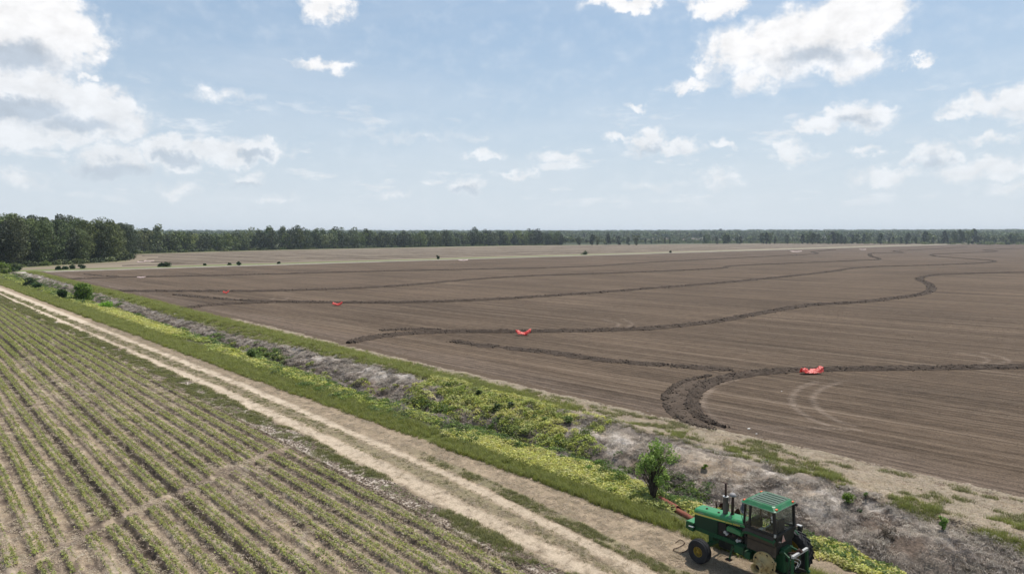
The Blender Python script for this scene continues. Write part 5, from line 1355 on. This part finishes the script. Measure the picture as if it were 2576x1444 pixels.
# cab
Zs = 2.14; Zt = 2.97
posts = {'fl': ((.98, .60, Zs), (.93, .62, Zt)), 'fr': ((.98, -.60, Zs), (.93, -.62, Zt)), 'bl': ((.68, .715, Zs), (.66, .715, Zt)), 'br': ((.68, -.715, Zs), (.66, -.715, Zt)), 'rl': ((-.36, .715, Zs), (-.30, .715, Zt)), 'rr': ((-.36, -.715, Zs - .15), (-.30, -.715, Zt))}
for k, (a, b) in posts.items():
    bm = bmesh.new(); wd = .07 if k[0] != 'r' else .09
    beam(bm, a, b, wd, wd); bmo('post', bm, P_dark, TR)
bxp('cab_sill', [((-.40, .68, 2.05), (.72, .75, 2.14)), ((-.40, -.75, 2.05), (.72, -.68, 2.14)), ((.94, -.60, 2.06), (1.02, .60, 2.15)), ((-.42, -.68, 1.98), (-.34, .68, 2.10))], P_dark, bev=.012)
bm = bmesh.new()
for sd in (1, -1): beam(bm, (.98, sd * .60, 2.10), (.68, sd * .715, 2.10), .06, .09)
bmo('cab_corner_sill', bm, P_dark, TR)
bxp('cab_floor', [((-.35, -.66, 1.60), (.92, .66, 1.66))], P_dark, bev=.01)
bm = bmesh.new()
def pane(a, b, c, d, name='window'):
    bm = bmesh.new(); bm.faces.new([bm.verts.new(q) for q in (a, b, c, d)]); return bmo(name, bm, P_glass, TR)
for sd in (1, -1):
    y = sd * .715
    pane((.64, y, Zs), (-.31, y, Zs), (-.26, y, Zt), (.62, y, Zt))
    pane((.98, sd * .62, Zs), (.72, sd * .71, Zs), (.69, sd * .71, Zt), (.93, sd * .64, Zt))
pane((.985, .57, Zs), (.985, -.57, Zs), (.935, -.59, Zt), (.935, .59, Zt), 'windshield')
pane((-.365, -.67, 2.10), (-.365, .67, 2.10), (-.305, .67, Zt), (-.305, -.67, Zt), 'rear_window')
# roof
def rsec(z, x0, x1, hy, ch=.10): return [(x0 + ch, hy, z), (x0, hy - ch, z), (x0, -hy + ch, z), (x0 + ch, -hy, z), (x1 - ch, -hy, z), (x1, -hy + ch, z), (x1, hy - ch, z), (x1 - ch, hy, z)]
bm = bmesh.new(); loft(bm, [rsec(2.965, -.37, 1.03, .76, .05), rsec(3.015, -.39, 1.06, .78, .06), rsec(3.035, -.36, 1.02, .75, .06), rsec(3.125, -.28, .90, .66, .08), rsec(3.15, -.24, .85, .62, .08)])
roof = bmo('roof', bm, P_roof, TR)
bxp('roof_top', [((-.21, -.55, 3.1505), (.80, .55, 3.165))], P_rooftop, roof, .006)
for k in range(5):
    y = -.42 + k * .21
    bm = bmesh.new(); beam(bm, (-.17, y, 3.172), (.76 - .05 * abs(k - 2.5), y, 3.172), .05, .02); bmo('roof_rib', bm, P_rib, roof)
bm = bmesh.new()
for a, b in (((-.385, -.76, 3.0), (-.385, .76, 3.0)), ((-.36, .775, 3.0), (1.02, .775, 3.0))): beam(bm, a, b, .014, .014)
bmo('drip_rail', bm, P_alu, roof)
for (x, y) in ((.98, .62), (.98, -.62), (-.33, .60), (-.33, -.60)):
    bm = bmesh.new(); box(bm, (x - .035, y - .065, 3.03), (x + .035, y + .065, 3.095), .012); bmo('marker_light', bm, P_amber, roof)
# fenders and lower cab body
bm = bmesh.new(); pts = [(.98, 1.72), (.93, 1.84), (.82, 1.93), (.66, 1.965), (.2, 1.955), (-.36, 1.93), (-.40, 1.85)]
top_ = [(x + .0, z + .0) for x, z in pts]
for sd in (1,):
    a = [bm.verts.new((x, .86, z)) for x, z in pts]; b = [bm.verts.new((x, .86, z - .085)) for x, z in pts]; c = [bm.verts.new((x, .84, z - .085)) for x, z in pts]; d = [bm.verts.new((x, .72, z + .055)) for x, z in pts]
    for k in range(6):
        bm.faces.new((a[k], a[k + 1], b[k + 1], b[k])); bm.faces.new((b[k], b[k + 1], c[k + 1], c[k])); bm.faces.new((a[k + 1], a[k], d[k], d[k + 1]))
o = bmo('fender', bm, P_greendk, TR); md = o.modifiers.new('w', 'SOLIDIFY'); md.thickness = .012
bm = bmesh.new(); a = [bm.verts.new((x, .847, z + .018)) for x, z in pts[1:6]]; b = [bm.verts.new((x, .70, z + .115)) for x, z in pts[1:6]]
for k in range(4): bm.faces.new((a[k], a[k + 1], b[k + 1], b[k]))
o = bmo('fender_top', bm, P_dust, TR); md = o.modifiers.new('w', 'SOLIDIFY'); md.thickness = .01
bxp('inner_panel', [((-.38, .60, 1.22), (.80, .66, 1.90))], P_dust, bev=.02)
bxp('cab_base', [((-.36, -.62, 1.30), (.92, .58, 1.60)), ((-.40, -.66, 1.66), (-.34, .66, 1.98)), ((.88, -.60, 1.66), (.96, .60, 2.06))], P_grime, bev=.02)
bm = bmesh.new(); pts2 = [(.70, 1.55), (.62, 1.75), (.45, 1.86), (.0, 1.92), (-.36, 1.88), (-.52, 1.75)]
a = [bm.verts.new((x, -.86, z)) for x, z in pts2]; b = [bm.verts.new((x, -.70, z + .08)) for x, z in pts2]
for k in range(5): bm.faces.new((a[k], a[k + 1], b[k + 1], b[k]))
o = bmo('fender', bm, P_greendk, TR); md = o.modifiers.new('w', 'SOLIDIFY'); md.thickness = .02
bxp('fuse_box', [((.02, .58, 1.0), (.40, .66, 1.24))], P_grime, bev=.02)
# interior
bxp('seat', [((-.12, -.24, 1.95), (.30, .24, 2.07)), ((-.24, -.23, 2.0), (-.12, .23, 2.48))], P_seat, bev=.04)
bxp('console', [((.66, -.22, 1.66), (.90, .22, 2.28)), ((-.05, -.55, 1.66), (.45, -.34, 2.18))], P_seat, bev=.03)
bxp('paper', [((.30, .28, 2.03), (.44, .50, 2.05))], P_white, bev=.002)
bxp('seat_cloth', [((.30, -.2, 1.80), (.34, .16, 2.08))], P_white, bev=.01)
bm = bmesh.new(); n = 28
c0_ = Vector((.52, 0, 2.45)); ax = Vector((-.42, 0, .9)).normalized(); s_ax = Vector((0, 1, 0)); t_ax = ax.cross(s_ax)
for k in range(n):
    a, b = 2 * math.pi * k / n, 2 * math.pi * (k + 1) / n
    tube(bm, c0_ + (s_ax * math.cos(a) + t_ax * math.sin(a)) * .20, c0_ + (s_ax * math.cos(b) + t_ax * math.sin(b)) * .20, .013, .013, 6)
for a in (0, 2.09, 4.19): tube(bm, c0_ - ax * .04, c0_ + (s_ax * math.cos(a) + t_ax * math.sin(a)) * .20, .01, .01, 5)
bmo('steering_wheel', bm, P_dark, TR)
bm = bmesh.new(); tube(bm, c0_ - ax * .03, c0_ - ax * .42, .028, .035, 10); bmo('steering_column', bm, P_dark, TR)
bm = bmesh.new()
for (x, y) in ((.3, .33), (.22, .36), (.14, .34), (.36, -.4), (.28, -.42)): tube(bm, (x, y, 1.9), (x + .05, y, 2.26), .008, .008, 6); tube(bm, (x + .05, y, 2.26), (x + .055, y, 2.30), .018, .018, 8)
bmo('lever', bm, P_dark, TR)
bm = bmesh.new(); tube(bm, (-.27, .64, 2.76), (-.24, .74, 2.76), .055, .06, 14); tube(bm, (-.27, .64, 2.62), (-.24, .74, 2.62), .035, .045, 12); bmo('work_light', bm, P_alu, TR)
bm = bmesh.new(); box(bm, (-.42, .72, 2.06), (-.36, .79, 2.18), .01); bmo('tail_lamp', bm, P_alu, TR)
bm = bmesh.new(); box(bm, (-.60, .62, 1.78), (-.50, .74, 1.93), .02); bmo('flasher', bm, P_dark, TR)
bm = bmesh.new(); box(bm, (-.62, -.92, 1.95), (-.48, -.74, 2.12), .02); bmo('flasher', bm, P_dark, TR)
bxp('flasher_bracket', [((-.60, -.90, 2.122), (-.42, -.76, 2.15))], P_alu, bev=.004)
bm = bmesh.new(); tube(bm, (-.33, -.78, 2.96), (-.36, -.86, 2.88), .045, .06, 12); bmo('work_light', bm, P_dark, TR)
bm = bmesh.new(); a = [bm.verts.new(q) for q in ((-.47, .40, 1.78), (-.47, .12, 1.78), (-.45, .26, 2.04))]; bm.faces.new(a)
o = bmo('reflector_triangle', bm, P_smv, TR); md = o.modifiers.new('w', 'SOLIDIFY'); md.thickness = .008
# front wiper and mirror arm in front of the cab
bm = bmesh.new(); tube(bm, (1.0, .64, 2.14), (1.03, .70, 2.40), .012, .012, 6); tube(bm, (1.03, .70, 2.40), (1.01, .66, 2.9), .010, .010, 6); bmo('grab_rail', bm, P_dark, TR)
bm = bmesh.new(); tube(bm, (1.07, .33, 1.99), (1.10, .33, 2.04), .03, .03, 10); bmo('hood_latch', bm, P_alu, TR)
# three point quick hitch
bm = bmesh.new(); beam(bm, (-.98, .56, 1.46), (-.98, -.56, 1.46), .09, .09); bmo('hitch_bar', bm, P_alu, TR)
for sd in (1, -1):
    bm = bmesh.new(); beam(bm, (-.98, sd * .52, 1.41), (-1.0, sd * .56, .62), .11, .08); beam(bm, (-1.0, sd * .56, .62), (-1.10, sd * .56, .56), .08, .12); bmo('hitch_upright', bm, P_greendk, TR)
    bm = bmesh.new(); beam(bm, (-.25, sd * .36, .62), (-1.0, sd * .50, .58), .05, .09); bmo('lower_link', bm, P_grime, TR)
    bm = bmesh.new(); beam(bm, (-.42, sd * .30, 1.42), (-.80, sd * .42, 1.30), .05, .08); tube(bm, (-.80, sd * .42, 1.30), (-.72, sd * .44, .62), .022, .022, 8); bmo('lift_arm', bm, P_greendk, TR)
bm = bmesh.new(); beam(bm, (-.93, 0, 1.46), (-1.06, 0, 1.56), .12, .10); tube(bm, (-.92, -.10, 1.55), (-.92, .10, 1.55), .035, .035, 10); beam(bm, (-.5, 0, 1.28), (-.95, 0, 1.46), .05, .05); bmo('top_hook', bm, P_rusty, TR)
bxp('rockshaft_housing', [((-.52, -.30, 1.22), (.1, .30, 1.50))], P_greendk, bev=.04)
bm = bmesh.new(); tube(bm, (-.44, -.42, 1.40), (-.44, .42, 1.40), .06, .06, 14); bmo('rockshaft', bm, P_greendk, TR, True)
bxp('hydraulic_block', [((-.66, -.18, 1.02), (-.53, .18, 1.22))], P_grime, bev=.015)
for k in range(4):
    bm = bmesh.new(); a = Vector((-.64, -.12 + .08 * k, 1.12)); pp = catmull([tuple(a), (-.85, -.15 + .05 * k, 1.18 - .04 * k), (-.95, -.25 + .1 * k, 1.05), (-.93, -.1 + .1 * k, .90), (-1.02, .05 + .1 * k, .96)], lambda d: .05)
    for p_, q_ in zip(pp[:-1], pp[1:]): tube(bm, p_, q_, .011, .011, 6)
    bmo('hose', bm, P_alu if k % 2 else P_dark, TR)
bxp('drawbar', [((-1.05, -.06, .42), (.1, .06, .48)), ((-.62, -.16, .38), (-.50, .16, .56))], P_grime, bev=.01)
bm = bmesh.new(); tube(bm, (-.52, .45, .35), (-.72, .30, .30), .012, .012, 6); tube(bm, (-.72, .30, .30), (-1.0, .34, .48), .012, .012, 6); tube(bm, (-1.0, .34, .48), (-1.08, .30, .66), .012, .012, 6); bmo('sway_chain', bm, P_alu, TR)

# ------------------------------------------------------------------ air
def haze():
    bm = bmesh.new(); box(bm, (-2500, -2500, -3.2), (5600, 5600, 62))
    o = bmo('haze', bm, None)
    m = bpy.data.materials.new('haze'); m.use_nodes = True; m.node_tree.nodes.clear(); t = NT(m.node_tree)
    v = t.n('ShaderNodeVolumePrincipled', {'Color': (.72, .82, .95, 1), 'Density': .00011, 'Anisotropy': .2})
    t.nt.links.new(v.outputs[0], t.n('ShaderNodeOutputMaterial').inputs['Volume']); o.data.materials.append(m)
    return tag(o, 'thin pale summer haze lying over the fields', 'haze', kind='stuff')
haze()
SC.cycles.max_bounces = 6; SC.cycles.diffuse_bounces = 2; SC.cycles.glossy_bounces = 2; SC.cycles.transmission_bounces = 3; SC.cycles.transparent_max_bounces = 8; SC.cycles.volume_bounces = 0
SC.cycles.use_denoising = True
